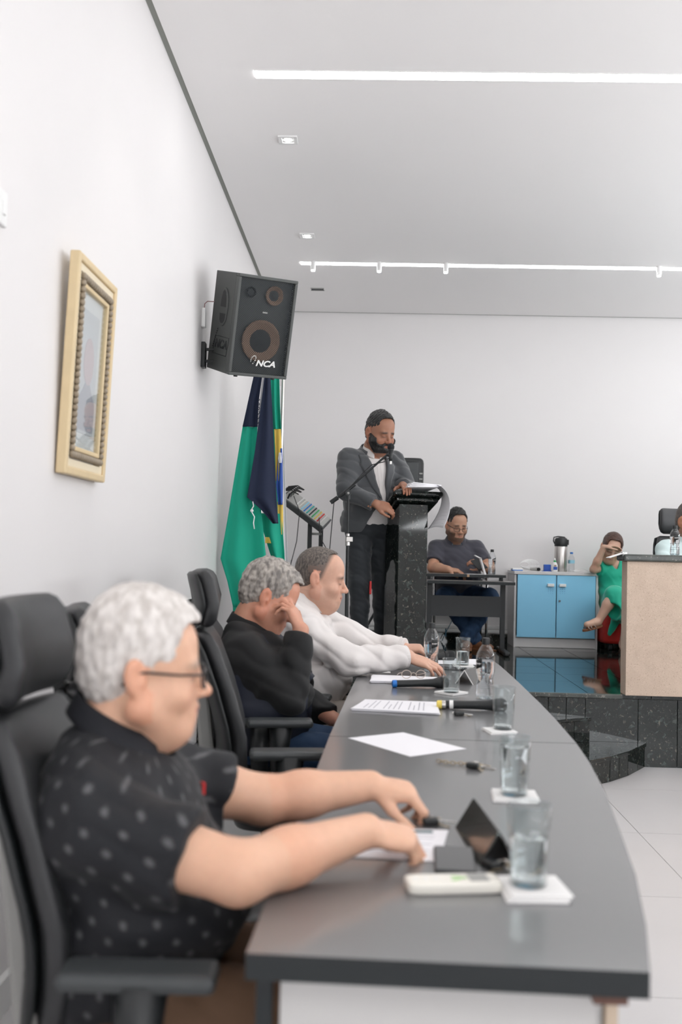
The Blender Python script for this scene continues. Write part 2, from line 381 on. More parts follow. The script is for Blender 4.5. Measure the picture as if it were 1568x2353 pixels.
# ------------------------------------------------------------------ ceiling lights
for k, yy in enumerate((8.10, 4.835, 1.57, -1.70)):
    lab = ['long white LED strip across the ceiling nearest the back wall', 'long white LED strip across the ceiling above the stage front', 'LED strip above the near end of the table', 'LED strip behind the camera'][k]
    t = thing('led_strip', lab, 'ceiling light', (-.62 if k < 2 else .9, yy, CZ), 0, 'LED strips in the ceiling')
    L = 5.9 if k < 2 else 4.4
    MB().box((L / 2, 0, .002), (L, .075, .012)).build('diffuser', 'led', t)
    MB().box((L / 2, .043, .0), (L, .008, .006)).box((L / 2, -.043, 0), (L, .008, .006)).build('trim_frame', 'white', t)
for k, xx in enumerate((-.514, .025, .567, 2.286)):
    t = thing('spot_lamp', ['leftmost small white spot lamp under the rear LED strip', 'second small white spot lamp from left under the rear LED strip', 'third small white spot lamp from left under the rear LED strip', 'rightmost small white spot lamp under the rear LED strip'][k], 'spot lamp', (xx, 8.04, CZ), 0, 'small spots under the rear strip')
    MB().cyl((0, 0, 0), (0, 0, -.075), .02, n=16).build('lamp_body', 'white', t, smooth=False, bevel=.004)
    MB().cyl((0, 0, -.0752), (0, 0, -.083), .016, n=16).build('lamp_lens', 'led', t)
for k, yy in enumerate((7.375, 5.62, 3.87, 2.1, .35)):
    lab = ['farther square recessed downlight by the left wall', 'nearer square recessed downlight by the left wall', 'recessed downlight above the framed portrait', 'recessed downlight above the near man', 'recessed downlight beside the camera'][k]
    t = thing('downlight', lab, 'ceiling light', (-.522, yy, CZ), 0, 'square recessed downlights')
    b = MB()
    for sx, sy, dx, dy in ((0, .044, .11, .022), (0, -.044, .11, .022), (.044, 0, .022, .066), (-.044, 0, .022, .066)): b.box((sx, sy, -.004), (dx, dy, .01))
    b.build('bezel', 'white', t, bevel=.002)
    MB().lathe([(.031, .0), (.033, -.004), (.028, -.004), (.02, .0)], n=24).build('lamp_ring', 'white', t, smooth=True)
    MB().lathe([(.024, -.0035), (.012, -.006), (.001, -.0065)], n=24).build('lamp_lens', 'ledspot', t, smooth=True)
    ld = bpy.data.lights.new('downlight_beam', 'SPOT'); ld.energy = SPOT_W * 4 * PI; ld.spot_size = math.radians(80); ld.spot_blend = .8; ld.shadow_soft_size = .03; ld.color = (1, .97, .94)
    lo = bpy.data.objects.new('downlight_beam', ld); COL.objects.link(lo); lo.parent = t; lo.location = (0, 0, -.02)
t = thing('ceiling_slot', 'small dark slot cut into the ceiling near the loudspeaker', 'vent', (-.526, 8.92, CZ))
MB().box((0, 0, -.002), (.11, .06, .004)).build('slot_opening', 'black', t)
MB().box((0, .036, -.003), (.12, .012, .006)).box((0, -.036, -.003), (.12, .012, .006)).build('slot_frame', 'lgrey', t)

# ------------------------------------------------------------------ wall-mounted loudspeaker
n_s = np.array((.521, -.809, -.271)); t_s = np.array((.845, .534, .03)); u_s = np.array((.12, -.245, .962))
n_s /= np.linalg.norm(n_s); t_s -= n_s * n_s.dot(t_s); t_s /= np.linalg.norm(t_s); u_s = np.cross(n_s, t_s) ; u_s = u_s if u_s[2] > 0 else -u_s
RS = np.stack([t_s, u_s, n_s], 1)             # local: x right, y up, z out of the front
SPC = np.array((-.64, 5.681, 2.597)); SW, SH, SD = .375, .573, .33
t = thing('loudspeaker', 'large black loudspeaker with perforated grille tilted on a wall bracket', 'loudspeaker', tuple(SPC))
def sp(x, y, z): return RS @ np.array((x, y, z))
b = MB()
fr = .018
for cx, cy, dx, dy in ((0, SH / 2 - fr / 2, SW, fr), (0, -SH / 2 + fr / 2, SW, fr), (-SW / 2 + fr / 2, 0, fr, SH - 2 * fr), (SW / 2 - fr / 2, 0, fr, SH - 2 * fr)):
    b.box(sp(cx, cy, -.02), (dx, dy, .04), RS)
b.box(sp(0, 0, -.04 - (SD - .04) / 2), (SW, SH, SD - .04), RS)
b.build('cabinet', mat('speaker_paint', (.075, .08, .077), .5, bump=.25, bscale=350), t, bevel=.004)
m, nt, bs = _nt('perforated_grille')
bs.inputs['Base Color'].default_value = (.012, .016, .019, 1); bs.inputs['Roughness'].default_value = .4; bs.inputs['Metallic'].default_value = .5
tc = nt.nodes.new('ShaderNodeUVMap'); vo = nt.nodes.new('ShaderNodeTexVoronoi'); vo.inputs['Randomness'].default_value = 0; vo.inputs['Scale'].default_value = 1; vo.voronoi_dimensions = '2D'
mp = nt.nodes.new('ShaderNodeMapping'); mp.inputs['Scale'].default_value = (52, 88, 1); mp.inputs['Rotation'].default_value = (0, 0, PI / 4)
th = nt.nodes.new('ShaderNodeMath'); th.operation = 'LESS_THAN'; th.inputs[1].default_value = .42
tr = nt.nodes.new('ShaderNodeBsdfTransparent'); mx = nt.nodes.new('ShaderNodeMixShader')
mp2 = nt.nodes.new('ShaderNodeMapping'); mp2.inputs['Rotation'].default_value = (0, 0, PI / 4); mp2.inputs['Scale'].default_value = (80, 80, 1)
nt.links.new(tc.outputs[0], mp2.inputs['Vector']); nt.links.new(mp2.outputs[0], vo.inputs['Vector']); nt.links.new(vo.outputs['Distance'], th.inputs[0])
nt.links.new(th.outputs[0], mx.inputs[0]); nt.links.new(bs.outputs[0], mx.inputs[1]); nt.links.new(tr.outputs[0], mx.inputs[2]); nt.links.new(mx.outputs[0], nt.nodes['Material Output'].inputs[0])
M['grille'] = m
gw, gh = SW - 2 * fr - .002, SH - 2 * fr - .002
go = MB().add([sp(-gw / 2, -gh / 2, -.008), sp(gw / 2, -gh / 2, -.008), sp(gw / 2, gh / 2, -.008), sp(-gw / 2, gh / 2, -.008)], [(0, 1, 2, 3)]).build('grille', 'grille', t)
uv = go.data.uv_layers.new(name='UVMap')
for i, q in enumerate(((0, 0), (gw * 1.4, 0), (gw * 1.4, gh * 1.4), (0, gh * 1.4))): uv.data[i].uv = q
def driver(cx, cy, r, nm):
    MB().lathe([(r, -.030), (r, -.026), (r * .93, -.022), (r * .85, -.026), (r * .55, -.036)], sp(cx, cy, 0), 32, R=RS, cap0=False, cap1=False).build(nm, 'cone', t, smooth=True)
    MB().lathe([(r * .56, -.0365), (r * .4, -.037), (r * .2, -.034), (.001, -.032)], sp(cx, cy, 0), 24, R=RS, cap0=False).build('dust_cap', 'black', t, smooth=True)
driver(.005, -.080, .122, 'woofer'); driver(.058, .185, .056, 'tweeter')
MB().lathe([(.028, -.03), (.03, -.026), (.02, -.034)], sp(-.09, .19, 0), 20, R=RS, cap0=False).build('reflex_port', 'black', t)
MB().box(sp(0, .085, -.006), (.03, .008, .004), RS).build('badge', 'lgrey', t)
text_mesh('logo', 'NCA', .058, 'logo', t, sp(.04, -.207, -.005), RS, .001, .25, (1.0, .82))
b = MB()
for k in range(14):
    a = k * .33; b.ball(sp(-.035 - .02 * math.cos(a) - .001 * k, -.20 + .035 * math.sin(a * .8) , -.005), .0025 + .001 * (k % 2), 8)
b.build('logo_dots', 'logo', t)
# side handle, embossed logo on the left cheek
RL = np.stack([-n_s, u_s, -t_s], 1)          # local of the left cheek: x towards the back, y up, z out
def sl(x, y, z): return sp(-SW / 2, 0, -SD / 2) + RL @ np.array((x, y, z))
def oval(w_, h0, h1, n=20):
    return [(w_ * math.cos(a), (h1 if math.sin(a) > 0 else h0) * math.sin(a)) for a in np.linspace(0, 2 * PI, n, endpoint=False)]
MB().prism(oval(.062, .11, .11), 0, .006, R=RL, c=sl(0, .085, 0)).build('handle_plate', M['speaker_paint'] if 'speaker_paint' in M else bpy.data.materials['speaker_paint'], t, bevel=.003)
MB().prism([(-.04, -.02), (.04, -.02), (.034, .03), (.02, .066), (0, .078), (-.02, .066), (-.034, .03)], .0, .0068, R=RL, c=sl(0, .105, 0)).build('handle_opening', 'black', t)
MB().prism([(-.04, .02), (.04, .02), (.036, -.018), (.015, -.036), (-.015, -.036), (-.036, -.018)], .0, .0068, R=RL, c=sl(0, .028, 0)).build('handle_opening', 'black', t)
text_mesh('embossed_logo', 'NCA', .075, 'black', t, sl(-.01, -.13, .0005), np.stack([-RL[:, 0] * -1 * -1, RL[:, 1], RL[:, 2]], 1) if False else np.stack([n_s, u_s, -t_s], 1), .0008, .2, (1.1, .9))
b = MB()
for i in range(4):
    p = [sl(.1, -.19, .001), sl(-.1, -.19, .001), sl(-.12, -.085, .001), sl(.08, -.085, .001)]
    b.tube([p[i], p[(i + 1) % 4]], .0016, 6)
for k in range(9): b.ball(sl(.105 - .006 * k, -.15 + .013 * k, .001), .004, 8)
b.build('embossed_border', 'black', t)
for xx in (-.12, .12): MB().cyl(sp(xx, -SH / 2, -.05), sp(xx, -SH / 2 - .012, -.05), .012, n=12).build('rubber_foot', 'black', t)
t = thing('speaker_bracket', 'black steel wall bracket holding the loudspeaker', 'bracket', (WX, 5.83, 2.46))
MB().box((.012, 0, 0), (.022, .07, .15)).build('wall_plate', 'blackm', t, bevel=.003)
for zz in (.035, -.035): MB().cyl((.02, 0, zz), (.085, .0, zz), .009, n=10).build('bracket_arm', 'blackm', t)
MB().box((.09, 0, 0), (.02, .03, .1)).build('clamp', 'blackm', t)
t = thing('cable_box', 'narrow white cable cover on the wall behind the loudspeaker', 'cable cover', (WX, 5.80, 2.62))
MB().box((.012, 0, .055), (.024, .05, .115)).build('cover', 'white', t, bevel=.006)
MB().tube([(.012, 0, .11), (.014, .0, .14), (.03, .0, .155), (.08, .02, .158), (.10, .05, .15)], .003, 8).build('speaker_cable', mat('red_grey_cable', (.35, .2, .2), .5), t)

# ------------------------------------------------------------------ framed portrait on the left wall
PY0, PY1, PZ0, PZ1 = 3.16, 3.64, 1.56, 2.285
t = thing('framed_portrait', 'gilt framed portrait photograph hanging on the left wall', 'picture', (WX, (PY0 + PY1) / 2, PZ0)); t.rotation_euler = (0, math.radians(2.0), 0)
PWd, PHt = PY1 - PY0, PZ1 - PZ0
def fbars(name, inset, wd, x0, x1, mt, bev=.003):
    b = MB(); hw, hh = PWd / 2 - inset, PHt / 2 - inset; cz = PHt / 2
    for cy, dz in ((-hw + wd / 2, 2 * hh), (hw - wd / 2, 2 * hh)): b.box(((x0 + x1) / 2, cy, cz), (x1 - x0, wd, dz))
    for c2 in (-hh + wd / 2, hh - wd / 2): b.box(((x0 + x1) / 2, 0, cz + c2), (x1 - x0, 2 * hw - 2 * wd, wd))
    return b.build(name, mt, t, bevel=bev)
fbars('outer_moulding', 0, .026, .004, .038, 'gold', .005)
fbars('flat_moulding', .026, .028, .004, .03, 'gold_l')
fbars('inner_moulding', .082, .016, .004, .034, 'gold', .004)
hw, hh = PWd / 2 - .068, PHt / 2 - .068
b = MB()
for k in range(28):
    f = -1 + 2 * k / 27
    for sg in (-1, 1): b.ball((.034, sg * hw, PHt / 2 + f * hh), (.011, .013, .012), 8)
for k in range(16):
    f = -1 + 2 * k / 15
    for sg in (-1, 1): b.ball((.034, f * hw, PHt / 2 + sg * hh), (.011, .012, .013), 8)
o = b.build('carved_beading', 'gold_d', t, smooth=True); o['kind'] = 'stuff'
MB().box((.012, 0, PHt / 2), (.006, PWd - .18, PHt - .18)).build('mount', 'mount', t)
MB().box((.0165, 0, PHt / 2), (.004, .20, .42)).build('photograph', 'photo_bg', t)
ph = MB()
ph.prism([(.058 * math.cos(a), .082 * math.sin(a)) for a in np.linspace(0, 2 * PI, 24, endpoint=False)], 0, .001, R=np.stack([np.array((0, 1., 0)), np.array((0, 0, 1.)), np.array((1., 0, 0))], 1), c=(.0187, 0, PHt / 2 + .04), m=0)
ph.prism([(-.098, -.20), (.098, -.20), (.098, -.10), (.05, -.06), (.02, -.03), (-.02, -.03), (-.05, -.06), (-.098, -.10)], 0, .001, R=np.stack([np.array((0, 1., 0)), np.array((0, 0, 1.)), np.array((1., 0, 0))], 1), c=(.0186, 0, PHt / 2), m=1)
ph.build('portrait_print', ['photo_skin', 'photo_suit'], t)
MB().box((.026, 0, PHt / 2), (.002, PWd - .19, PHt - .19)).build('picture_glass', 'thin', t)
t = thing('wall_switch', 'small white switch plate on the left wall near the frame edge', 'switch', (WX, 2.625, 2.185))
MB().box((.006, 0, .05), (.012, .06, .095)).build('switch_plate', 'white', t, bevel=.003)
MB().box((.014, 0, .05), (.006, .022, .04)).build('switch_key', 'white', t, bevel=.002)

# ------------------------------------------------------------------ flags
def strip(rows, nu=22, amp=.02, nf=3, ph=0.0, grow=1.0):
    """rows: (z, x_left, x_right, y) from top to bottom -> folded cloth grid"""
    P = []; zs = [r[0] for r in rows]; N = 30
    for i in range(N + 1):
        f = i / N * (len(rows) - 1); k = min(int(f), len(rows) - 2); a = f - k
        r = [rows[k][j] * (1 - a) + rows[k + 1][j] * a for j in range(4)]
        row = []
        for j in range(nu + 1):
            u = j / nu
            row.append((r[1] + (r[2] - r[1]) * u, r[3] + amp * (.35 + .65 * i / N * grow) * math.sin(2 * PI * nf * u + ph + .5 * math.sin(3 * i / N)), r[0]))
        P.append(row)
    return P
def cloth(name, rows, mt, parent, **k):
    return MB().grid(strip(rows, **k)).build(name, mt, parent, smooth=True, solid=.0025, off=parent.location)
t = thing('flag', 'green and navy flag hanging in heavy folds nearest the left wall', 'flag', (-.74, 6.62, S), 0, 'flags in the corner')
MB().cyl((0, .06, .0), (.0, .06, 2.2), .012, n=12).lathe([(.11, 0), (.10, .025), (.03, .04), (.016, .09)], (0, .06, 0), 24).build('flagpole', 'steel', t)
cloth('navy_field', [(2.50, -.800, -.745, 6.62), (2.32, -.835, -.765, 6.62), (2.135, -.87, -.77, 6.62)], 'navy', t, amp=.012, nf=1.5)
cloth('green_field', [(2.135, -.87, -.77, 6.62), (1.8, -.915, -.76, 6.61), (1.5, -.955, -.715, 6.60), (1.25, -.99, -.68, 6.58), (1.10, -.94, -.655, 6.58), (.93, -.90, -.66, 6.6)], 'green', t, amp=.028, nf=1.6, ph=.6)
cloth('green_fold', [(1.12, -.93, -.64, 6.64), (1.0, -.91, -.64, 6.64), (.84, -.90, -.8, 6.64)], 'green', t, amp=.02, nf=1.2, ph=2)
cloth('white_stripe', [(2.50, -.745, -.72, 6.63), (2.25, -.765, -.73, 6.63), (1.98, -.775, -.755, 6.63)], 'white_f', t, amp=.006, nf=1)
b = MB()
for k in range(6): b.tube([(-.772 + .004 * k % 2, 6.617, 2.33 - .03 * k), (-.758, 6.612, 2.318 - .03 * k), (-.77, 6.612, 2.306 - .03 * k)], .0025, 6)
b.build('emblem_lines', 'navy', t, off=t.location)
cloth('navy_front', [(2.50, -.722, -.690, 6.57), (2.25, -.745, -.668, 6.56), (1.95, -.775, -.645, 6.545), (1.66, -.815, -.622, 6.53), (1.58, -.72, -.615, 6.53), (1.49, -.64, -.607, 6.535)], 'navy', t, amp=.02, nf=1.3, ph=-.6)
b = MB(); b.tube([(-.775, 6.515, 1.63), (-.768, 6.505, 1.60), (-.785, 6.505, 1.57), (-.775, 6.505, 1.555), (-.76, 6.503, 1.53), (-.765, 6.5, 1.49), (-.758, 6.5, 1.45)], .004, 6); b.ball((-.778, 6.503, 1.57), .011, 8)
b.build('tie_cord', 'white_f', t, off=t.location, smooth=True)
t = thing('flag', 'green yellow and blue flag hanging behind the navy flag', 'flag', (-.62, 6.72, S), 0, 'flags in the corner')
MB().cyl((0, .06, 0), (0, .06, 2.2), .012, n=12).lathe([(.11, 0), (.10, .025), (.03, .04), (.016, .09)], (0, .06, 0), 24).build('flagpole', 'steel', t)
cloth('green_upper', [(2.52, -.70, -.64, 6.68), (2.3, -.69, -.628, 6.68), (2.13, -.68, -.615, 6.68)], 'green', t, amp=.016, nf=1.6)
cloth('green_back', [(2.13, -.70, -.645, 6.685), (1.8, -.69, -.63, 6.685), (1.5, -.67, -.62, 6.685)], 'green', t, amp=.012, nf=1.2)
cloth('yellow_upper', [(2.13, -.662, -.618, 6.672), (1.98, -.652, -.608, 6.672), (1.78, -.642, -.612, 6.672)], 'yellow', t, amp=.01, nf=1)
cloth('blue_disc', [(2.0, -.625, -.605, 6.668), (1.9, -.632, -.6, 6.662), (1.75, -.638, -.593, 6.66), (1.62, -.62, -.592, 6.66)], 'blue_f', t, amp=.01, nf=1)
cloth('white_band', [(1.97, -.624, -.609, 6.655), (1.93, -.628, -.605, 6.652), (1.90, -.622, -.606, 6.652)], 'white_f', t, amp=.004, nf=1)
cloth('yellow_lower', [(1.64, -.628, -.59, 6.67), (1.5, -.62, -.585, 6.67), (1.42, -.615, -.582, 6.67)], 'yellow', t, amp=.01, nf=1)
cloth('green_lower', [(1.56, -.735, -.6, 6.66), (1.45, -.72, -.585, 6.65), (1.3, -.67, -.57, 6.64), (1.2, -.63, -.563, 6.64), (1.1, -.655, -.57, 6.65)], 'green', t, amp=.03, nf=1.2, ph=1)
cloth('yellow_corner', [(1.40, -.70, -.655, 6.645), (1.36, -.70, -.65, 6.64)], 'yellow', t, amp=.004, nf=1)
t = thing('flag', 'white flag edge hanging at the right of the flags', 'flag', (-.56, 6.85, S), 0, 'flags in the corner')
MB().cyl((-.07, .05, 0), (-.07, .05, 2.1), .012, n=12).lathe([(.11, 0), (.10, .025), (.03, .04), (.016, .09)], (-.07, .05, 0), 24).build('flagpole', 'steel', t)
cloth('white_field', [(2.45, -.67, -.63, 6.85), (2.1, -.655, -.612, 6.85), (1.7, -.64, -.588, 6.85), (1.3, -.63, -.565, 6.85), (1.02, -.62, -.548, 6.85)], 'white_f', t, amp=.014, nf=1.5)

# ------------------------------------------------------------------ council table
TZ = .75; TT = .038
left = [(-.166, 1.46), (-.113, 3.137), (-.075, 4.0), (.0, 5.5)]
right = [(.411, 1.445), (.455, 1.626), (.505, 1.877), (.553, 2.196), (.6, 2.528), (.636, 2.86), (.657, 3.145), (.674, 3.6), (.683, 4.0), (.69, 4.6), (.69, 5.2), (.68, 5.5)]
t = thing('council_table', 'long black laminate table with a curved front edge', 'table', (.25, 3.5, 0))
segs = [(1.4, 3.14), (3.14, 4.0), (4.0, 5.6)]
def ledge(pts, y):
    for p, q in zip(pts[:-1], pts[1:]):
        if p[1] <= y <= q[1]: return p[0] + (q[0] - p[0]) * (y - p[1]) / (q[1] - p[1])
    return pts[0][0] if y < pts[0][1] else pts[-1][0]
for k, (a, b_) in enumerate(segs):
    poly = [(ledge(left, max(a, 1.46) + .0006), max(a, 1.46) + .0006)] if a > 1.41 else [left[0]]
    rp = ([(ledge(right, a), a + .0006)] if a > 1.41 else [right[0]]) + [p for p in right[1:] if a + .02 < p[1] < min(b_, 5.5) - .02] + [(ledge(right, min(b_, 5.5)), min(b_, 5.5) - .0006)]
    poly += rp + [(ledge(left, min(b_, 5.5)), min(b_, 5.5) - .0006)]
    mbt = MB(); n = len(poly)
    zt = TZ + (.0006 if k == 1 else 0)
    mbt.add([(x, y, zt - TT) for x, y in poly] + [(x, y, zt) for x, y in poly], [tuple(range(n - 1, -1, -1))] + [(i, (i + 1) % n, n + (i + 1) % n, n + i) for i in range(n)], 1)
    mbt.add([(x, y, zt) for x, y in poly], [tuple(range(n))], 0)
    mbt.build('tabletop', ['top', 'top_edge'], t, off=t.location)
MB().box((.118, 1.53, .36), (.475, .02, .70)).build('end_panel', 'panel_w', t, off=t.location, bevel=.001)
MB().box((-.143, 1.525, .355), (.024, .03, .71)).build('leg', 'top_edge', t, off=t.location)
MB().box((.375, 1.527, .36), (.018, .026, .70)).build('panel_edge', 'beech', t, off=t.location)
MB().box((.365, 1.49, .695), (.05, .02, .016)).build('support_block', mat('rust_block', (.16, .08, .06), .7), t, off=t.location)
for yy in (3.1, 4.0, 5.3):
    MB().box(((ledge(left, yy) + ledge(right, yy)) / 2, yy, .355), (ledge(right, yy) - ledge(left, yy) - .12, .025, .71)).build('support_panel', 'panel_w', t, off=t.location)
fp = [p for p in right[1:-1]]
for p, q in zip(fp[:-1], fp[1:]):
    a = math.atan2(q[1] - p[1], q[0] - p[0]); L = math.dist(p, q)
    MB().box(((p[0] + q[0]) / 2 - .07, (p[1] + q[1]) / 2, .41), (L, .018, .60), rotz(a)).build('modesty_panel', 'panel_w', t, off=t.location)
# ------------------------------------------------------------------ office chairs (facing local +x)
def slab(zs, xf, hw, th, curve, ny=14):
    """upholstered panel: zs heights, xf(z) front plane, hw(z) half width, th thickness, curve = forward wrap at the sides"""
    R = []
    def ring(z, s_t, s_w, dz=0):
        f, h = xf(z), hw(z) * s_w; pts = []
        t2 = th / 2 * s_t
        ang = np.linspace(0, 2 * PI, 4 * ny, endpoint=False)
        for a in ang:
            ca, sa = math.cos(a), math.sin(a)
            yy = h * math.copysign(abs(sa) ** .45, sa); xx = t2 * math.copysign(abs(ca) ** .55, ca)
            pts.append((f - th / 2 + xx + curve * (yy / hw(z)) ** 2, yy, z + dz))
        return pts
    for i, z in enumerate(zs):
        if i == 0: R += [ring(z, .3, .86, -.0), ring(z, .75, .96, .008)]
        elif i == len(zs) - 1: R += [ring(z, .75, .96, -.008), ring(z, .3, .86, 0)]
        else: R.append(ring(z, 1, 1))
    return MB().rings(R)
def make_chair(name, label, group):
    t = thing(name, label, 'chair', group=group)
    lin = lambda z, tab: float(np.interp(z, [q[0] for q in tab], [q[1] for q in tab]))
    xf = lambda z: lin(z, [(.50, -.20), (.60, -.185), (.70, -.19), (.85, -.235), (1.03, -.305)])
    hw = lambda z: lin(z, [(.50, .20), (.6, .225), (.75, .235), (.9, .225), (1.03, .195)])
    slab(list(np.linspace(.50, 1.03, 12)), xf, hw, .062, .035).build('backrest', 'vinyl_s', t, smooth=True)
    slab(list(np.linspace(.50, 1.02, 10)), lambda z: xf(z) - .055, lambda z: hw(z) * 1.03, .03, .035).build('back_shell', 'black', t, smooth=True)
    xh = lambda z: lin(z, [(1.01, -.30), (1.10, -.285), (1.21, -.315)]); hh = lambda z: lin(z, [(1.01, .155), (1.1, .18), (1.21, .165)])
    slab(list(np.linspace(1.045, 1.235, 8)), lambda z: xh(z - .025), hh, .06, .03).build('headrest', 'vinyl_s', t, smooth=True)
    slab(list(np.linspace(1.05, 1.225, 6)), lambda z: xh(z - .025) - .05, lambda z: hh(z - .02) * .98, .025, .03).build('headrest_shell', 'black', t, smooth=True)
    MB().box((-.375, 0, 1.03), (.03, .09, .16), roty(-.2)).cyl((-.36, -.06, 1.06), (-.36, .06, 1.06), .018, n=12).build('headrest_bracket', 'black', t, bevel=.004)
    MB().box((-.30, 0, .62), (.05, .10, .42), roty(-.12)).build('back_support', 'lgrey', t, bevel=.012)
    s_ = MB()
    P = [[(.24 * math.copysign(abs(math.cos(a)) ** .4, math.cos(a)) * k + .03, .245 * math.copysign(abs(math.sin(a)) ** .4, math.sin(a)) * k, z) for a in np.linspace(0, 2 * PI, 40, endpoint=False)] for k, z in ((.85, .385), (.97, .395), (1, .42), (1, .445), (.96, .462), (.8, .468), (.4, .466))]
    s_.rings(P).build('seat', 'vinyl', t, smooth=True)
    for sg in (-1, 1):
        MB().box((-.035, sg * .285, .655), (.25, .085, .03)).build('armrest', 'dgrey', t, bevel=.012)
        MB().tube([(-.03, sg * .27, .385), (-.03, sg * .305, .42), (-.035, sg * .305, .52), (-.03, sg * .29, .648)], [.03, .03, .035, .045], 10).build('armrest_post', 'black', t, smooth=True)
        MB().box((-.02, sg * .2, .378), (.08, .20, .02)).build('armrest_bracket', 'black', t)
    MB().box((0, 0, .365), (.22, .2, .05)).cyl((.05, -.1, .36), (.05, -.28, .355), .007, n=8).build('tilt_mechanism', 'black', t, bevel=.006)
    MB().cyl((0, 0, .09), (0, 0, .35), .026, n=16).cyl((0, 0, .06), (0, 0, .13), .045, .036, n=16).build('gas_column', 'blackm', t)
    for k in range(5):
        a = 2 * PI * k / 5 + .4; c, s = math.cos(a), math.sin(a)
        MB().tube([(0.03 * c, .03 * s, .10), (.17 * c, .17 * s, .095), (.30 * c, .30 * s, .075)], [.026, .022, .016], 8).build('leg', 'black', t, smooth=True)
        MB().cyl((.30 * c + .022 * s, .30 * s - .022 * c, .026), (.30 * c - .022 * s, .30 * s + .022 * c, .026), .026, n=14).cyl((.3 * c, .3 * s, .03), (.3 * c, .3 * s, .075), .008, n=8).build('caster', 'black', t)
    return t
ch0 = make_chair('office_chair', 'black office chair holding the grey-haired man in the patterned polo', 'black office chairs')
ch0.location = (-.325, 1.88, 0); ch0.rotation_euler.z = math.radians(2)
for lab, loc, rz in (('empty black office chair pushed up to the table beside the blank sheet', (-.25, 3.50, .02), 8),
                     ('black office chair under the man in the dark suit', (-.37, 4.15, 0), 0),
                     ('black office chair under the man in the white shirt', (-.22, 4.85, 0), -6),
                     ('spare black office chair standing by the left wall beyond the near chair', (-.43, 2.60, 0), 14)):
    c = copy_tree(ch0); c['label'] = lab; c.location = loc; c.rotation_euler.z = math.radians(rz)
    if 'spare' in lab: c.scale = (.955, .955, .955)
c = copy_tree(ch0); c['label'] = 'black office chair behind the stone counter at the right'; c.location = (2.36, 7.12, S); c.rotation_euler.z = math.radians(-78); c.scale = (1.0, 1.0, 1.0)

# ------------------------------------------------------------------ granite lectern
LA = math.radians(18.8)
t = thing('lectern', 'dark speckled granite lectern with a sloping top', 'lectern', (.26, 7.16, S), LA)
b = MB()
w2, d2 = .109, .137
b.add([(-w2, -d2, .03), (w2, -d2, .03), (w2, d2, .03), (-w2, d2, .03), (-w2, -d2, 1.205), (w2, -d2, 1.205), (w2, d2, 1.10), (-w2, d2, 1.10)], [(3, 2, 1, 0), (4, 5, 6, 7), (0, 1, 5, 4), (1, 2, 6, 5), (2, 3, 7, 6), (3, 0, 4, 7)])
b.build('column', 'granite', t, bevel=.004)
MB().box((0, 0, .018), (.30, .36, .035)).build('plinth', 'granite', t, bevel=.005)
sl_ = math.atan2(.19, .475)
RT = rotx(-sl_)
MB().box((.022, .05, 1.192), (.365, .505, .034), RT).build('sloping_top', 'granite', t, bevel=.012)
MB().box((.022, .045, 1.160), (.315, .44, .03), RT).build('lower_top', 'granite', t, bevel=.01)
MB().box((.0, .16, 1.06), (.12, .10, .13)).build('corbel', 'granite', t, bevel=.006)
MB().box((-.06, .2, .06), (.05, .1, .16)).build('rear_block', 'black', t)
# papers on the lectern
t = thing('paper_stack', 'pile of white pages lying on the lectern top', 'paper', (.29, 7.14, 1.765), LA)
for k in range(4):
    MB().box((.01 + .006 * k, -.06 + .006 * k, .002 + .0075 * k), (.23, .28, .006), rotx(-.10) @ roty(.02 * k - .03) @ rotz(.05 * k)).build('page', 'paper', t)
t = thing('hanging_page', 'printed white page curling over the right edge of the lectern', 'paper', (.43, 7.02, 1.60))
P = []; uvs = []
for i in range(17):
    u = i / 16; row = []
    for j in range(13):
        v = j / 12
        x = .06 + .115 * math.sin(u * 1.9) + .05 * (v - .5) * (1 - u) - .09 * u * u
        z = .195 - .30 * u ** 1.5 + .02 * v + (.012 * math.sin(3 * v))
        yy = .0 + .20 * (v - .2) - .07 * math.sin(u * 1.6) * 1
        row.append((x - .10 * v * (0.4 + .6 * u), yy, z - .03 * v))
    P.append(row)
MB().grid(P).build('sheet', 'paper', t, smooth=True, solid=.0006)
ln = MB()
for k in range(14):
    i = 2 + k
    a, b_ = P[i][2], P[i][10]
    pts = [np.array(P[i][j]) + np.array((.001, -.0022, .0005)) for j in range(2, 11)]
    if k in (3, 8): continue
    ln.tube(pts, .0006, 4)
ln.build('printed_lines', 'ink', t)

# ------------------------------------------------------------------ microphone stand in front of the speaker
t = thing('microphone_stand', 'black boom microphone stand in front of the lectern', 'microphone stand', (-.152, 6.85, S))
MB().lathe([(.13, 0), (.13, .012), (.03, .03), (.016, .06)], (0, 0, 0), 28).build('base', 'blackm', t, smooth=False)
MB().cyl((.006, 0, .05), (0.0, 0, .92), .0125, n=14).cyl((0, 0, .90), (-.004, 0, 1.23), .008, n=12).build('pole', 'blackm', t)
MB().cyl((.0, 0, .90), (0, 0, .96), .018, n=14).cyl((0, -.0, .965), (0, 0, .985), .013, n=12).box((.012, -.016, .945), (.045, .02, .035)).build('height_clutch', 'steel', t, bevel=.003)
MB().cyl((-.004, -.02, 1.265), (-.004, .02, 1.265), .02, n=14).cyl((-.004, 0, 1.22), (-.004, 0, 1.27), .016, n=12).build('boom_clamp', 'blackm', t)
MB().ball((-.004, -.026, 1.262), (.009, .006, .009), 10).build('clamp_screw', 'lgrey', t)
MB().cyl((-.05, 0, 1.295 - .045), (.266, 0, 1.543), .0075, n=12).cyl((-.06, 0, 1.242), (.04, 0, 1.325), .012, n=12).build('boom', 'blackm', t)
MB().cyl((-.075, 0, 1.232), (-.125, 0, 1.195), .015, n=14).cyl((-.05, 0, 1.25), (-.08, 0, 1.228), .006, n=8).build('counterweight', 'black', t)
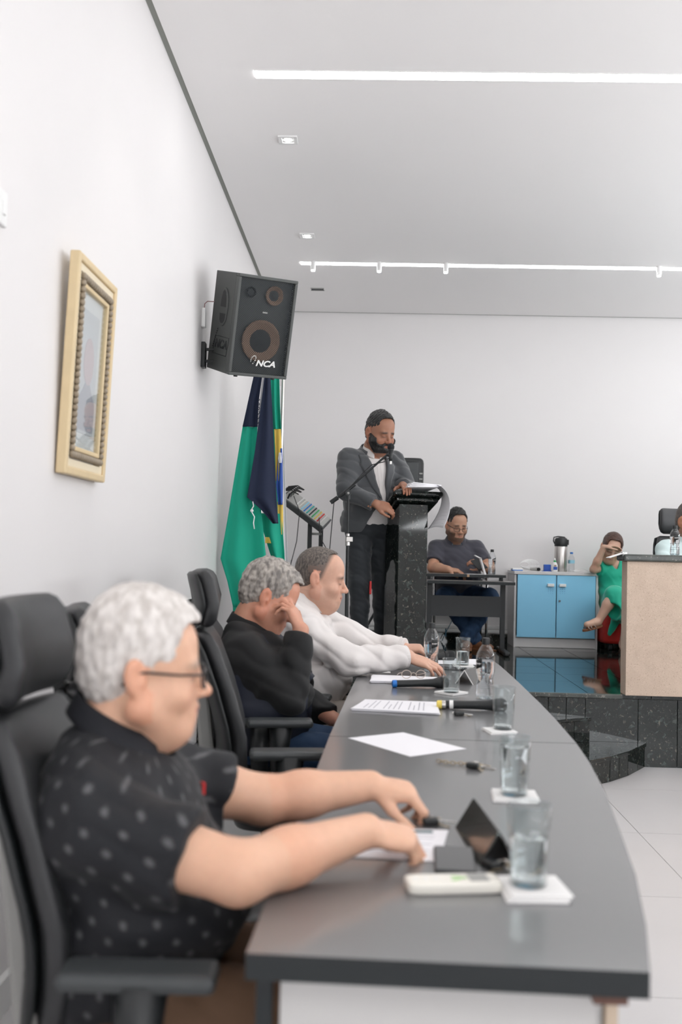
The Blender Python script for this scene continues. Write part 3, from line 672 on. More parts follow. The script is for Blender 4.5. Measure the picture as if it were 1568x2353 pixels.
MB().cyl((.255, 0, 1.535), (.283, -.002, 1.53), .013, n=10).build('mic_clip', 'black', t)
MB().tube([(.27, -.01, 1.51), (.24, -.012, 1.485), (.15, -.012, 1.46), (.10, -.012, 1.41), (.03, -.012, 1.33), (-.03, -.012, 1.27), (-.10, -.012, 1.21), (-.105, 0, 1.15), (-.115, 0, 1.0), (-.125, .0, .85), (-.15, 0, .6), (-.17, .02, .3), (-.16, .05, .012), (-.05, .3, .006)], .0035, 6).build('cable', 'cable', t, smooth=True)
t = thing('microphone', 'black microphone clipped to the boom before the speaking man', 'microphone', (.13, 6.848, 1.944))
MB().lathe([(.006, 0), (.0115, .002), (.0125, .03), (.0135, .055), (.019, .078), (.0215, .085)], n=20).build('handle', 'blackm', t, smooth=True)
MB().lathe([(.0215, .085), (.024, .092), (.0245, .104), (.020, .116), (.010, .124), (.001, .126)], n=20).build('grille', 'mesh_b', t, smooth=True)
MB().lathe([(.009, -.02), (.009, .001)], n=14).build('connector', 'silver', t)

# ------------------------------------------------------------------ mixing console, stand, amplifier, PA speaker
t = thing('console_stand', 'black upright stand carrying the mixing console', 'stand', (-.56, 8.5, S))
for xx, yy, h in ((.045, .0, 1.105), (.135, .12, 1.055)):
    MB().box((xx, yy, h / 2), (.036, .036, h)).build('post', 'blackm', t)
MB().box((.09, .06, 1.0), (.10, .05, .02)).build('cross_bar', 'lgrey', t)
MB().box((0, .08, .02), (.40, .34, .03)).build('foot', 'blackm', t)
MB().box((0, .08, .38), (.34, .28, .02)).build('shelf', 'blackm', t)
RC = roty(math.radians(36)) @ rotx(math.radians(20))
t = thing('mixing_console', 'sloping audio mixing console with coloured faders and plugged cables', 'mixing console', (-.56, 8.52, 1.655))
def mc(x, y, z): return RC @ np.array((x, y, z))
MB().box(mc(0, 0, 0), (.45, .30, .05), RC).build('console_body', 'dgrey', t, bevel=.006)
MB().box(mc(.0, 0, .027), (.42, .27, .004), RC).build('faceplate', 'lgrey', t)
cols = ['white', 'ivory', 'lblue', 'blue_r', 'teal', 'black', 'green_p', 'yel_r', 'redp', 'white']
for k, cn in enumerate(cols):
    b = MB()
    for j in range(9): b.cyl(mc(-.08 + .028 * k, -.115 + .028 * j, .028), mc(-.08 + .028 * k, -.115 + .028 * j, .042), .006, .005, n=8)
    o = b.build('knob_row', cn, t); o['kind'] = 'stuff'
for k in range(7):
    y = -.11 + .036 * k
    MB().cyl(mc(-.17, y, .028), mc(-.18, y, .075), .008, n=10).build('cable_plug', 'silver' if k % 2 else 'black', t)
b = MB()
for k in range(5):
    y = -.11 + .045 * k
    b.tube([mc(-.18, y, .07), mc(-.17, y + .01, .10), mc(-.12, y + .02, .11 + .01 * (k % 2)), mc(-.19, y + .06, .09), mc(-.25, y + .03, .04)], .005, 6)
b.build('patch_cables', 'cable', t, smooth=True)
for k, (x0, y0, x1, z1, mt, r) in enumerate(((-.02, -.16, -.13, -.85, 'cable', .0035), (.19, -.15, .21, -.5, 'cable', .004), (-.21, -.16, -.215, -.9, 'cable_t', .004), (-.22, -.16, -.19, -.38, 'cable', .004))):
    p0 = mc(x0, y0, .02)
    MB().tube([mc(x0 - .12, y0 + .05, .08) if k == 0 else mc(x0 - .05, y0 + .05, .06), p0, (p0[0] * .8 + x1 * .2, p0[1], p0[2] * .7 + z1 * .3), (x1, p0[1], z1 * .7), (x1 - .02, p0[1] + .02, z1)], r, 6).build('hanging_cable', mt, t, smooth=True)
b = MB()
for k in range(2): b.tube([(-.215 + .05 * math.sin(a) * (1 if k else -.6), -.16, -.42 + .055 * math.cos(a) - .03 * k) for a in np.linspace(0, 2 * PI, 14)], .003, 6)
b.build('cable_loop', 'cable_t', t, smooth=True)
MB().tube([(-.235, -.16, -.1), (-.225, -.16, -.17), (-.23, -.16, -.26)], .006, 6).build('plug_lead', mat('orange_plug', (.6, .2, .08), .5), t)
t = thing('amplifier', 'black rack amplifier low beside the console stand', 'amplifier', (-.60, 8.55, S + .41))
MB().box((0, 0, .09), (.30, .22, .17)).build('case', 'black', t, bevel=.005)
MB().box((0, -.112, .09), (.28, .006, .14)).build('front_panel', 'dgrey', t)
for k in range(2): MB().cyl((-.08 + .1 * k, .05, .18), (-.078 + .1 * k, .05, .36), .003, n=8).build('antenna', 'lgrey', t)
b = MB()
for k in range(5): b.cyl((-.1 + .05 * k, -.115, .09), (-.1 + .05 * k, -.128, .09), .008, n=10)
b.build('dials', 'silver', t)
t = thing('tripod_speaker', 'black plastic PA speaker on a stand behind the speaking man', 'loudspeaker', (.32, 9.3, 1.74))
P = [[(.165 * math.copysign(abs(math.cos(a)) ** .45, math.cos(a)) * k, .15 * math.copysign(abs(math.sin(a)) ** .45, math.sin(a)) * k, z) for a in np.linspace(0, 2 * PI, 36, endpoint=False)] for k, z in ((.85, 0), (.97, .01), (1, .03), (1, .40), (.96, .43), (.86, .445))]
MB().rings(P).build('cabinet', 'black', t, smooth=True)
MB().box((-.01, -.155, .22), (.24, .012, .36)).build('grille', 'dgrey', t, bevel=.01)
for k in range(3): MB().box((.135, -.15, .30 - .05 * k), (.03, .01, .012)).build('side_vent', 'lgrey', t)
t2 = thing('speaker_tripod', 'black folding tripod holding the PA speaker', 'stand', (.32, 9.3, S))
MB().cyl((0, 0, .12), (0, 0, 1.29), .018, n=12).build('pole', 'blackm', t2)
for k in range(3):
    a = math.radians(190 + 120 * k); c, s = math.cos(a), math.sin(a)
    MB().cyl((.02 * c, .02 * s, .72), (.42 * c, .42 * s, .02), .012, n=10).build('leg', 'blackm', t2)
    MB().cyl((.02 * c, .02 * s, .25), (.27 * c, .27 * s, .29), .008, n=8).build('brace', 'blackm', t2)

# ------------------------------------------------------------------ low desk + visitor chair
t = thing('side_desk', 'dark two-level desk in front of the man reading', 'desk', (.87, 8.8, S))
MB().box((0, -.12, .615), (.745, .34, .024)).build('desktop', ['desk_t'], t, bevel=.004)
MB().box((0, -.293, .615), (.747, .006, .026)).build('edge_band', 'top_edge', t)
MB().box((-.02, .17, .668), (.70, .36, .022)).build('raised_top', 'desk_t', t, bevel=.004)
MB().box((-.02, -.012, .668), (.702, .006, .024)).build('edge_band', 'top_edge', t)
for sx in (-.335, .31):
    MB().box((sx, .02, .30), (.04, .05, .60)).build('leg', 'blackm', t)
    MB().box((sx, -.05, .02), (.05, .56, .035)).build('foot', 'blackm', t, bevel=.01)
    MB().box((sx, .16, .64), (.03, .05, .04)).build('riser', 'blackm', t)
MB().box((-.013, -.0, .40), (.61, .018, .18)).build('modesty_panel', 'desk', t)
MB().box((.0, -.018, .668), (.02, .006, .022)).build('tape_patch', 'tan', t)
t = thing('visitor_chair', 'chrome-legged chair under the man at the side desk', 'chair', (.84, 9.42, S))
MB().box((0, -.02, .43), (.46, .44, .06)).build('seat', 'vinyl', t, bevel=.025)
MB().box((0, .22, .72), (.44, .05, .36), rotx(-.15)).build('backrest', 'vinyl', t, bevel=.02)
for sx in (-.235, .245):
    MB().tube([(sx, -.22, 0), (sx, -.22, .60), (sx, -.19, .63), (sx, .2, .63), (sx, .24, .60), (sx, .26, 0)], .012, 10).build('leg', 'chrome', t, smooth=True)
    MB().box((sx, 0, .645), (.05, .28, .025)).build('armrest', 'lgrey', t, bevel=.008)
MB().cyl((-.235, -.2, .41), (.245, -.2, .41), .011, n=10).cyl((-.235, .2, .41), (.245, .2, .41), .011, n=10).build('cross_tube', 'chrome', t)
t = thing('floor_cable', 'thin dark cable looping up the wall behind the side desk', 'cable', (.72, 9.7, S))
MB().tube([(0, 0, .01), (.02, 0, .06), (.05, 0, .12), (.09, 0, .2), (.10, .02, .27)], .004, 6).build('cord', 'cable_t', t, smooth=True)
MB().box((.035, 0, .09), (.012, .012, .08)).build('plug', 'cable_t', t)

# ------------------------------------------------------------------ blue cabinet and what stands on it
t = thing('low_cabinet', 'low white cabinet with two sky-blue doors against the back wall', 'cabinet', (1.75, 9.58, S))
MB().box((-.38, 0, .34), (.018, .42, .68)).box((.378, 0, .34), (.018, .42, .68)).box((0, .2, .34), (.74, .015, .68)).box((0, 0, .1), (.74, .41, .018)).build('carcass', 'cab_w', t)
MB().box((0, -.005, .695), (.79, .45, .03)).build('cabinet_top', 'cab_w', t, bevel=.003)
MB().box((0, -.19, .045), (.775, .02, .085)).build('plinth', 'cab_w', t)
for sx, lab in ((-1, 'door'), (1, 'door')):
    d = MB().box((sx * .183, -.215, .387), (.358, .018, .582)).build('door', 'cab_blue', t, bevel=.002)
    MB().box((sx * .055, -.234, .585), (.062, .022, .028)).build('handle', 'white', d, bevel=.004)
    b = MB()
    for i in range(3):
        for j in range(3): b.cyl((sx * .055 - .02 + .02 * i, -.223, .55 - .02 * j), (sx * .055 - .02 + .02 * i, -.2255, .55 - .02 * j), .003 - .0006 * j, n=8)
    b.build('vent_holes', 'blue_p', d)
MB().cyl((.03, -.222, .44), (.03, -.232, .44), .009, n=14).build('lock', 'silver', t)
CT = S + .71
t = thing('thermos', 'tall stainless thermos with black pump lid on the blue cabinet', 'thermos', (1.822, 9.55, CT))
MB().lathe([(.058, 0), (.060, .01), (.060, .235), (.057, .24)], n=30).build('flask', 'steel', t, auto=40)
MB().lathe([(.060, .24), (.062, .245), (.060, .30), (.052, .318), (.02, .325)], n=28).box((.055, 0, .28), (.03, .04, .05)).build('pump_lid', 'black', t, auto=40)
MB().tube([(-.055, 0, .255), (-.072, 0, .29), (-.068, 0, .325), (-.03, 0, .333), (.03, 0, .328), (.058, 0, .30)], .006, 8).build('carry_handle', 'black', t, smooth=True)
t = thing('glue_bottle', 'white glue bottle with green collar in front of the thermos', 'glue', (1.748, 9.45, CT))
MB().lathe([(.026, 0), (.028, .005), (.026, .06), (.016, .085), (.010, .09)], n=22).build('bottle_body', 'white', t, smooth=True)
MB().lathe([(.012, .09), (.012, .104)], n=16).build('collar', 'green_p', t)
MB().lathe([(.009, .104), (.007, .115), (.002, .128)], n=14).build('nozzle', 'white', t, smooth=True)
MB().box((0, -.0275, .032), (.036, .004, .028)).box((0, -.026, .056), (.02, .004, .015), m=1).build('label_print', ['blue_p', 'tan'], t)
t = thing('blue_box', 'small dark blue box on a tray beside the glue bottle', 'box', (1.685, 9.5, CT))
MB().box((0, 0, .034), (.065, .05, .056)).build('box_body', 'blue_p', t, bevel=.003)
MB().box((.01, 0, .003), (.11, .08, .006)).build('tray', 'blue_p', t)
MB().box((0, 0, .063), (.062, .047, .004)).build('lid', 'blue_r', t)
t = thing('small_water_bottle', 'clear water bottle with blue cap beside the thermos', 'bottle', (1.925, 9.56, CT))
MB().lathe([(.026, 0), (.030, .006), (.030, .12), (.028, .135), (.013, .16), (.012, .172)], n=24, cap1=False).build('bottle_body', 'petthin', t, smooth=True)
MB().lathe([(.0305, .08), (.0305, .112)], n=24, cap0=False, cap1=False).build('wrap_label', 'lblue', t, smooth=True)
MB().lathe([(.0145, .17), (.0145, .187)], n=18).build('cap', 'blue_r', t)
t = thing('cable_coil', 'loose coil of white cable standing on the blue cabinet', 'cable', (1.495, 9.56, CT))
b = MB()
for k in range(7):
    r = .035 + .006 * k; b.tube([(r * 1.25 * math.cos(a) - .02 + .01 * k, .012 * k - .04, .058 + r * .7 * math.sin(a)) for a in np.linspace(0, 2 * PI, 22)], .0032, 6)
b.build('coil', 'white', t, smooth=True)
MB().tube([(.04, -.05, .05), (.055, -.05, .03), (.03, -.06, .006), (.0, -.08, .004)], .003, 6).build('loose_end', 'white', t, smooth=True)
t = thing('handheld_microphone', 'short grey microphone lying beside the white cable coil', 'microphone', (1.575, 9.46, CT + .018))
MB().cyl((-.05, .03, 0), (.01, 0, 0), .013, .017, n=16).build('handle', 'lgrey', t)
MB().ball((.022, -.006, 0), .018, 14).build('grille', 'mesh_b', t, smooth=True)
t = thing('white_case', 'flat white case with blue underside at the cabinet corner', 'box', (1.40, 9.5, CT))
MB().box((0, 0, .016), (.10, .12, .018)).build('lid', 'white', t, bevel=.006)
MB().box((-.002, 0, .004), (.10, .12, .007)).build('tray', 'blue_r', t, bevel=.003)
t = thing('white_charger', 'tangled white cable and charger at the right of the cabinet top', 'cable', (1.99, 9.5, CT))
MB().tube([(-.10, 0, .004), (-.06, -.03, .012), (-.02, 0, .03), (.03, 0, .04), (.07, -.01, .02), (.10, -.02, .004), (.04, .04, .004), (-.03, .05, .004)], .0035, 6).build('cord', 'white', t, smooth=True)
MB().box((-.03, -.02, .009), (.06, .03, .018)).build('charger', 'white', t, bevel=.004)

# ------------------------------------------------------------------ stone counter on the right of the stage
t = thing('stone_counter', 'beige stone-sprayed counter with a dark granite top on the stage edge', 'counter', (1.63, 6.42, S))
MB().box((1.9, -.0, .422), (3.8, .13, .845)).build('front_panel', 'beige', t, bevel=.004)
MB().box((1.9, .015, .867), (3.85, .20, .045)).build('counter_top', 'granite_g', t, bevel=.012)
MB().box((3.7, .3, .37), (.1, .45, .74)).build('end_panel', 'beige', t)
MB().box((2.0, .30, .745), (3.5, .46, .025)).build('work_surface', 'granite_g', t)
MB().box((.30, .30, .366), (.03, .44, .73)).build('support_panel', 'beige', t)
t = thing('white_sign', 'white card sign sticking out past the counter corner', 'sign', (1.60, 6.45, S + .892))
MB().box((-.02, 0, -.012), (.105, .10, .004), roty(-.33)).build('card', 'card', t)
MB().box((.035, 0, .0), (.03, .03, .018)).build('clip', 'silver', t)
CTZ = S + .8895
# ------------------------------------------------------------------ people: implicit surfaces -> one continuous mesh
def V(*a): return np.array(a, np.float32)
def s_ell(c, r, R=None):
    c = V(*c); r = V(*r)
    def f(P):
        q = P - c
        if R is not None: q = q @ R.astype(np.float32)
        a = q / r; k0 = np.sqrt((a * a).sum(1)) + 1e-9; b = a / r; k1 = np.sqrt((b * b).sum(1)) + 1e-9
        return k0 * (k0 - 1) / k1
    return f
def s_cap(a, b, ra, rb=None):
    a = V(*a); b = V(*b); rb = ra if rb is None else rb; d = b - a; L = float(d @ d) + 1e-9
    def f(P):
        t = np.clip(((P - a) @ d) / L, 0, 1)
        q = P - a - t[:, None] * d
        return np.sqrt((q * q).sum(1)) - (ra + (rb - ra) * t)
    return f
def s_box(c, h, rad, R=None):
    c = V(*c); h = V(*h) - rad
    def f(P):
        q = P - c
        if R is not None: q = q @ R.astype(np.float32)
        q = np.abs(q) - h
        return np.sqrt((np.maximum(q, 0) ** 2).sum(1)) + np.minimum(q.max(1), 0) - rad
    return f
def s_plane(p, n):
    p = V(*p); n = V(*n); n = n / np.linalg.norm(n)
    return lambda P: (P - p) @ n
class Shape:
    def __init__(s): s.ops = []
    def u(s, f, k=.0): s.ops.append(('u', f, k)); return s
    def s(s, f, k=.0): s.ops.append(('s', f, k)); return s
    def i(s, f, k=.0): s.ops.append(('i', f, k)); return s
    def disp(s, f): s.ops.append(('d', f, 0)); return s
    def __call__(s, P):
        d = np.full(len(P), 9., np.float32)
        for o, f, k in s.ops:
            v = f(P)
            if o == 'd': d = d + v; continue
            if o == 's': v = -v
            if o == 'u':
                if k: h = np.maximum(k - np.abs(d - v), 0) / k; d = np.minimum(d, v) - h * h * k * .25
                else: d = np.minimum(d, v)
            else:
                if k: h = np.maximum(k - np.abs(d - v), 0) / k; d = np.maximum(d, v) + h * h * k * .25
                else: d = np.maximum(d, v)
        return d
def s_local(shape, R, o, sc, rad):
    R = R.astype(np.float32); o = V(*o)
    def f(P):
        q = P - o; D = np.sqrt((q * q).sum(1)); out = np.maximum(D - rad * .75, .05).astype(np.float32)
        m = D < rad
        if m.any(): out[m] = shape((q[m] @ R) / sc) * sc
        return out
    return f
def wrinkle(amp, fr, seed=0.0, dirv=(1, .6, 2.0)):
    a, b, c = dirv
    def f(P):
        x, y, z = P[:, 0] * fr, P[:, 1] * fr, P[:, 2] * fr
        w = np.sin(x * 1.3 + 2.1 * np.sin(y * .7 + seed) + seed) + np.sin(z * .9 + 1.7 * np.sin(x * .8 + y * .5 + 2 * seed))
        f1 = np.sin(a * x + b * y + c * z + 1.5 * w + seed); x2, y2, z2 = x * 2.7, y * 2.7, z * 2.7
        w2 = np.sin(x2 * .6 + 1.9 * np.sin(z2 * .4 + seed)) + np.sin(y2 * .5 + seed)
        f2 = np.sin(a * x2 + b * y2 + c * z2 + 1.3 * w2 + 2 * seed); f2 = np.where(f2 > 0, f2 ** 2, -.3 * f2 * f2)
        return (amp * (f1 * .55 + f2 * .55 - .35)).astype(np.float32)
    return f
def fuzz(amp, fr, seed=0.0):
    def f(P):
        x, y, z = P[:, 0] * fr, P[:, 1] * fr, P[:, 2] * fr
        return (amp * (np.sin(x + 2 * np.sin(y * 1.1 + seed)) * np.sin(y * 1.2 + 1.6 * np.sin(z * .9)) * np.sin(z + seed + 1.5 * np.sin(x * .7)) + .5 * np.sin(2.3 * x + z * 1.7 + seed) * np.sin(2.1 * y - z))).astype(np.float32)
    return f
def isomesh(shape, lo, hi, h):
    lo = np.array(lo, np.float32); nb = np.ceil((np.array(hi) - lo) / (4 * h)).astype(int) + 1
    bi = np.stack(np.meshgrid(*[np.arange(n) for n in nb], indexing='ij'), -1).reshape(-1, 3)
    cen = lo + (bi * 4 + 1.5) * h
    dc = shape(cen.astype(np.float32))
    act = np.abs(dc) < h * 6.5
    Fb = np.where(dc < 0, -1., 1.).astype(np.float32)[:, None] * np.ones((1, 64), np.float32)
    loc = np.stack(np.meshgrid(*[np.arange(4)] * 3, indexing='ij'), -1).reshape(-1, 3)
    A = np.where(act)[0]
    pts = (lo + (bi[A][:, None, :] * 4 + loc[None]) * h).reshape(-1, 3).astype(np.float32)
    out = np.empty(len(pts), np.float32)
    for i in range(0, len(pts), 400000): out[i:i + 400000] = shape(pts[i:i + 400000])
    Fb[A] = out.reshape(-1, 64)
    F = Fb.reshape(*nb, 4, 4, 4).transpose(0, 3, 1, 4, 2, 5).reshape(nb[0] * 4, nb[1] * 4, nb[2] * 4)
    S_ = F < 0
    n = np.array(F.shape)
    c8 = [(i, j, k) for i in (0, 1) for j in (0, 1) for k in (0, 1)]
    cnt = np.zeros(n - 1, np.int8)
    for i, j, k in c8: cnt += S_[i:n[0] - 1 + i, j:n[1] - 1 + j, k:n[2] - 1 + k]
    cells = np.argwhere((cnt > 0) & (cnt < 8))
    vals = np.stack([F[cells[:, 0] + i, cells[:, 1] + j, cells[:, 2] + k] for i, j, k in c8], 1)
    acc = np.zeros((len(cells), 3)); w = np.zeros(len(cells))
    for a in range(8):
        for b in range(a + 1, 8):
            if sum(abs(c8[a][q] - c8[b][q]) for q in range(3)) != 1: continue
            va, vb = vals[:, a], vals[:, b]; m = (va < 0) != (vb < 0)
            t = np.where(m, va / np.where(m, va - vb, 1), 0)
            p = np.array(c8[a])[None] + t[:, None] * (np.array(c8[b]) - np.array(c8[a]))[None]
            acc += np.where(m[:, None], p, 0); w += m
    verts = lo + (cells + acc / w[:, None]) * h
    idx = np.full(n - 1, -1, np.int64); idx[cells[:, 0], cells[:, 1], cells[:, 2]] = np.arange(len(cells))
    quads = []
    for ax in range(3):
        o1, o2 = [(1, 2), (2, 0), (0, 1)][ax]
        sl0 = [slice(None)] * 3; sl1 = [slice(None)] * 3; sl0[ax] = slice(0, -1); sl1[ax] = slice(1, None)
        A0, A1 = S_[tuple(sl0)], S_[tuple(sl1)]
        e = np.argwhere(A0 != A1)
        e = e[(e[:, o1] > 0) & (e[:, o2] > 0) & (e[:, o1] < n[o1] - 1) & (e[:, o2] < n[o2] - 1)]
        sg = A0[e[:, 0], e[:, 1], e[:, 2]]
        def c(d1, d2):
            q = e.copy(); q[:, o1] -= d1; q[:, o2] -= d2
            return idx[q[:, 0], q[:, 1], q[:, 2]]
        q = np.stack([c(1, 1), c(0, 1), c(0, 0), c(1, 0)], 1)
        q[~sg] = q[~sg][:, ::-1]
        quads.append(q)
    Q = np.concatenate(quads); Q = Q[(Q >= 0).all(1)]
    # one relaxation pass
    for _ in range(2):
        s = np.zeros_like(verts); k = np.zeros(len(verts))
        for a, b in ((0, 1), (1, 2), (2, 3), (3, 0)):
            np.add.at(s, Q[:, a], verts[Q[:, b]]); np.add.at(k, Q[:, a], 1)
            np.add.at(s, Q[:, b], verts[Q[:, a]]); np.add.at(k, Q[:, b], 1)
        k[k == 0] = 1
        verts = verts * .6 + .4 * s / k[:, None]
    return verts, Q
def iso_obj(name, shape, lo, hi, h, mt, parent, colf=None, uvf=None):
    v, q = isomesh(shape, lo, hi, h)
    me = bpy.data.meshes.new(name); off = np.array(parent.location)
    me.vertices.add(len(v)); me.vertices.foreach_set('co', (v - off).astype(np.float32).ravel())
    me.loops.add(q.size); me.loops.foreach_set('vertex_index', q.ravel().astype(np.int32))
    me.polygons.add(len(q)); me.polygons.foreach_set('loop_start', (np.arange(len(q)) * 4).astype(np.int32))
    me.polygons.foreach_set('use_smooth', np.ones(len(q), bool))
    me.update(calc_edges=True); me.validate()
    me.materials.append(M[mt] if isinstance(mt, str) else mt)
    if colf is not None:
        c = np.clip(colf(v), 0, 1); a = me.attributes.new('Col', 'FLOAT_COLOR', 'POINT')
        a.data.foreach_set('color', np.concatenate([c, np.ones((len(c), 1))], 1).astype(np.float32).ravel())
    if uvf is not None:
        c = uvf(v); a = me.attributes.new('cloth_uv', 'FLOAT_VECTOR', 'POINT')
        a.data.foreach_set('vector', c.astype(np.float32).ravel())
    o = bpy.data.objects.new(name, me); COL.objects.link(o); o.parent = parent
    return o
def skin_mat():
    m, t, b = _nt('skin'); a = t.nodes.new('ShaderNodeAttribute'); a.attribute_name = 'Col'
    n = t.nodes.new('ShaderNodeTexNoise'); n.inputs['Scale'].default_value = 60; n.inputs['Detail'].default_value = 4
    mr = t.nodes.new('ShaderNodeMapRange'); mr.inputs[3].default_value = .93; mr.inputs[4].default_value = 1.07
    mx = t.nodes.new('ShaderNodeMix'); mx.data_type = 'RGBA'; mx.blend_type = 'MULTIPLY'; mx.inputs[0].default_value = 1
    t.links.new(n.outputs['Fac'], mr.inputs[0]); t.links.new(a.outputs['Color'], mx.inputs[6]); t.links.new(mr.outputs[0], mx.inputs[7])
    t.links.new(mx.outputs[2], b.inputs['Base Color'])
    b.inputs['Roughness'].default_value = .5; b.inputs['Subsurface Weight'].default_value = .12
    b.inputs['Subsurface Radius'].default_value = (.012, .004, .002); b.inputs['Subsurface Scale'].default_value = 1
    return m
M['skin'] = skin_mat()
def hair_mat(name, c1, c2, sc_=90, rough=.55):
    m, t, b = _nt(name); tc = t.nodes.new('ShaderNodeTexCoord')
    mp = t.nodes.new('ShaderNodeMapping'); mp.inputs['Scale'].default_value = (1, 1, .35); n = t.nodes.new('ShaderNodeTexNoise'); n.inputs['Scale'].default_value = sc_; n.inputs['Detail'].default_value = 5
    r = t.nodes.new('ShaderNodeValToRGB'); r.color_ramp.elements[0].color = (*c1, 1); r.color_ramp.elements[1].color = (*c2, 1); r.color_ramp.elements[0].position = .35; r.color_ramp.elements[1].position = .65
    bp = t.nodes.new('ShaderNodeBump'); bp.inputs['Strength'].default_value = .6; bp.inputs['Distance'].default_value = .004
    t.links.new(tc.outputs['Object'], mp.inputs[0]); t.links.new(mp.outputs[0], n.inputs['Vector']); t.links.new(n.outputs['Fac'], r.inputs['Fac']); t.links.new(r.outputs['Color'], b.inputs['Base Color'])
    t.links.new(n.outputs['Fac'], bp.inputs['Height']); t.links.new(bp.outputs[0], b.inputs['Normal'])
    b.inputs['Roughness'].default_value = rough
    return m
# ---- head in its own axes: x right, y forward, z up, origin between the ears; about .235 tall at scale 1
def head_shape(fat=0.0, nose=1.0, female=False):
    H = Shape()
    H.u(s_ell((0, -.012, .037), (.077, .099, .085)))
    H.u(s_ell((0, .036, .048), (.063, .054, .058)), .02)
    H.u(s_ell((0, .028, -.030), (.064 + fat * .25, .066, .086)), .03)
    for sx in (-1, 1):
        H.u(s_cap((sx * (.052 + fat * .6), -.004, -.058), (sx * .018, .062, -.098), .022 + fat * .5, .019 + fat * .3), .03)
        H.u(s_ell((sx * .040, .056, -.036), (.027 + fat * .4, .028, .026)), .02)
    H.u(s_ell((0, .073, -.100), (.022, .019, .017)), .018)
    if fat: H.u(s_ell((0, .030, -.108), (.045, .045, .028 + fat)), .03)
    H.u(s_cap((-.036, .079, .016), (.036, .079, .016), .0105), .016)
    H.u(s_ell((0, .086, -.068), (.028, .013, .022)), .016)
    # eyes
    for sx in (-1, 1):
        H.s(s_ell((sx * .031, .104, -.004), (.019, .017, .012)), .012)
        H.u(s_ell((sx * .031, .0765, -.005), (.0145, .0135, .0120)), .003)
        H.u(s_cap((sx * .020, .086, .0035), (sx * .043, .081, .0035), .0042), .004)
        H.u(s_cap((sx * .020, .086, -.0125), (sx * .042, .081, -.0120), .0038), .005)
    # nose
    H.u(s_cap((0, .088, .010), (0, .110 * nose, -.030), .0068, .0105), .010)
    H.u(s_ell((0, .112 * nose, -.034), (.0125, .0115, .0105)), .008)
    for sx in (-1, 1):
        H.u(s_ell((sx * .0135, .100, -.037), (.0085, .0115, .0080)), .006)
        H.s(s_ell((sx * .007, .106, -.0455), (.0042, .006, .0045)), .003)
    # mouth
    H.u(s_cap((-.021, .086, -.0635), (0, .0955, -.0605), .0048, .0062), .006)
    H.u(s_cap((.021, .086, -.0635), (0, .0955, -.0605), .0048, .0062), .006)
    H.u(s_cap((-.018, .086, -.073), (.018, .086, -.073), .0062), .006)
    H.u(s_ell((0, .0915, -.0735), (.014, .007, .0065)), .005)
    H.s(s_cap((-.024, .0955, -.0668), (.024, .0955, -.0668), .0018), .003)
    # ears
    for sx in (-1, 1):
        R = rotz(sx * .38) @ rotx(.18)
        H.u(s_ell((sx * .081, -.016, -.004), (.0095, .0205, .034), R), .006)
        H.s(s_ell((sx * .094, -.008, .0), (.011, .0125, .022), R), .005)
        H.u(s_ell((sx * .082, -.004, -.012), (.006, .006, .008)), .004)
        H.u(s_ell((sx * .079, -.010, -.032), (.008, .009, .010)), .004)
    return H
def face_cols(Pl, skin, brow, lip=(.50, .20, .16), stubble=None, sk_amt=0.0, eye_open=0.0, hairpaint=None):
    """colours in head axes"""
    x, y, z = Pl[:, 0], Pl[:, 1], Pl[:, 2]
    c = np.tile(np.array(skin, float), (len(Pl), 1))
    def mixc(w, col):
        nonlocal c
        w = np.clip(w, 0, 1)[:, None]; c = c * (1 - w) + np.array(col, float) * w
    red = np.exp(-(((np.abs(x) - .042) / .022) ** 2 + ((z + .035) / .025) ** 2)) * (y > .02) * .35
    mixc(red, (skin[0] * 1.02, skin[1] * .78, skin[2] * .72))
    mixc(np.exp(-((x / .013) ** 2 + ((z + .034) / .012) ** 2)) * (y > .095) * .5, (skin[0], skin[1] * .72, skin[2] * .66))
    ear = (np.abs(x) > .0745) & (np.abs(y + .014) < .032)
    mixc(ear * .45, (skin[0] * 1.0, skin[1] * .70, skin[2] * .62))
    if stubble is not None:
        lowz = np.clip((-.022 - z) / .022, 0, 1); fr = (y > -.02) | (z < -.05)
        jaw = lowz * fr * (1 - np.exp(-((x / .05) ** 2)) * (z > -.045) * (y > .05))
        mus = np.exp(-((x / .026) ** 2 + ((z + .052) / .007) ** 2)) * (y > .07)
        chin = (z < -.080) * 1.0
        neckf = np.clip((z + .135) / .025, 0, 1)
        mixc(np.maximum(np.maximum(jaw * (np.abs(x) > .030 + (z > -.08) * .006), mus), chin * jaw) * sk_amt * neckf, stubble)
    lips = np.exp(-((x / .020) ** 4 + ((z + .0675) / .0095) ** 4)) * (y > .078)
    mixc(lips * .75, lip)
    ex = np.abs(x) - .031
    brw = np.exp(-((ex / .020) ** 4 + ((z - .0185 + ex * .12) / .0066) ** 2)) * (y > .055)
    mixc(brw * .95, brow)
    lash = np.exp(-((ex / .014) ** 4 + ((z + .0078) / .0034) ** 2)) * (y > .07)
    mixc(lash * .9, (.05, .03, .025))
    sock = np.exp(-((ex / .018) ** 2 + ((z + .002) / .011) ** 2)) * (y > .06)
    mixc(sock * .38, (skin[0] * .7, skin[1] * .55, skin[2] * .5))
    if eye_open:
        e = (np.abs(ex) < .0115) & (z > -.0105) & (z < -.0015) & (y > .08)
        mixc(e * .9, (.7, .66, .62)); mixc((np.sqrt(ex ** 2 + (z + .0055) ** 2) < .0048) & (y > .08), (.05, .03, .02))
    if hairpaint is not None: c = hairpaint(Pl, c)
    return c
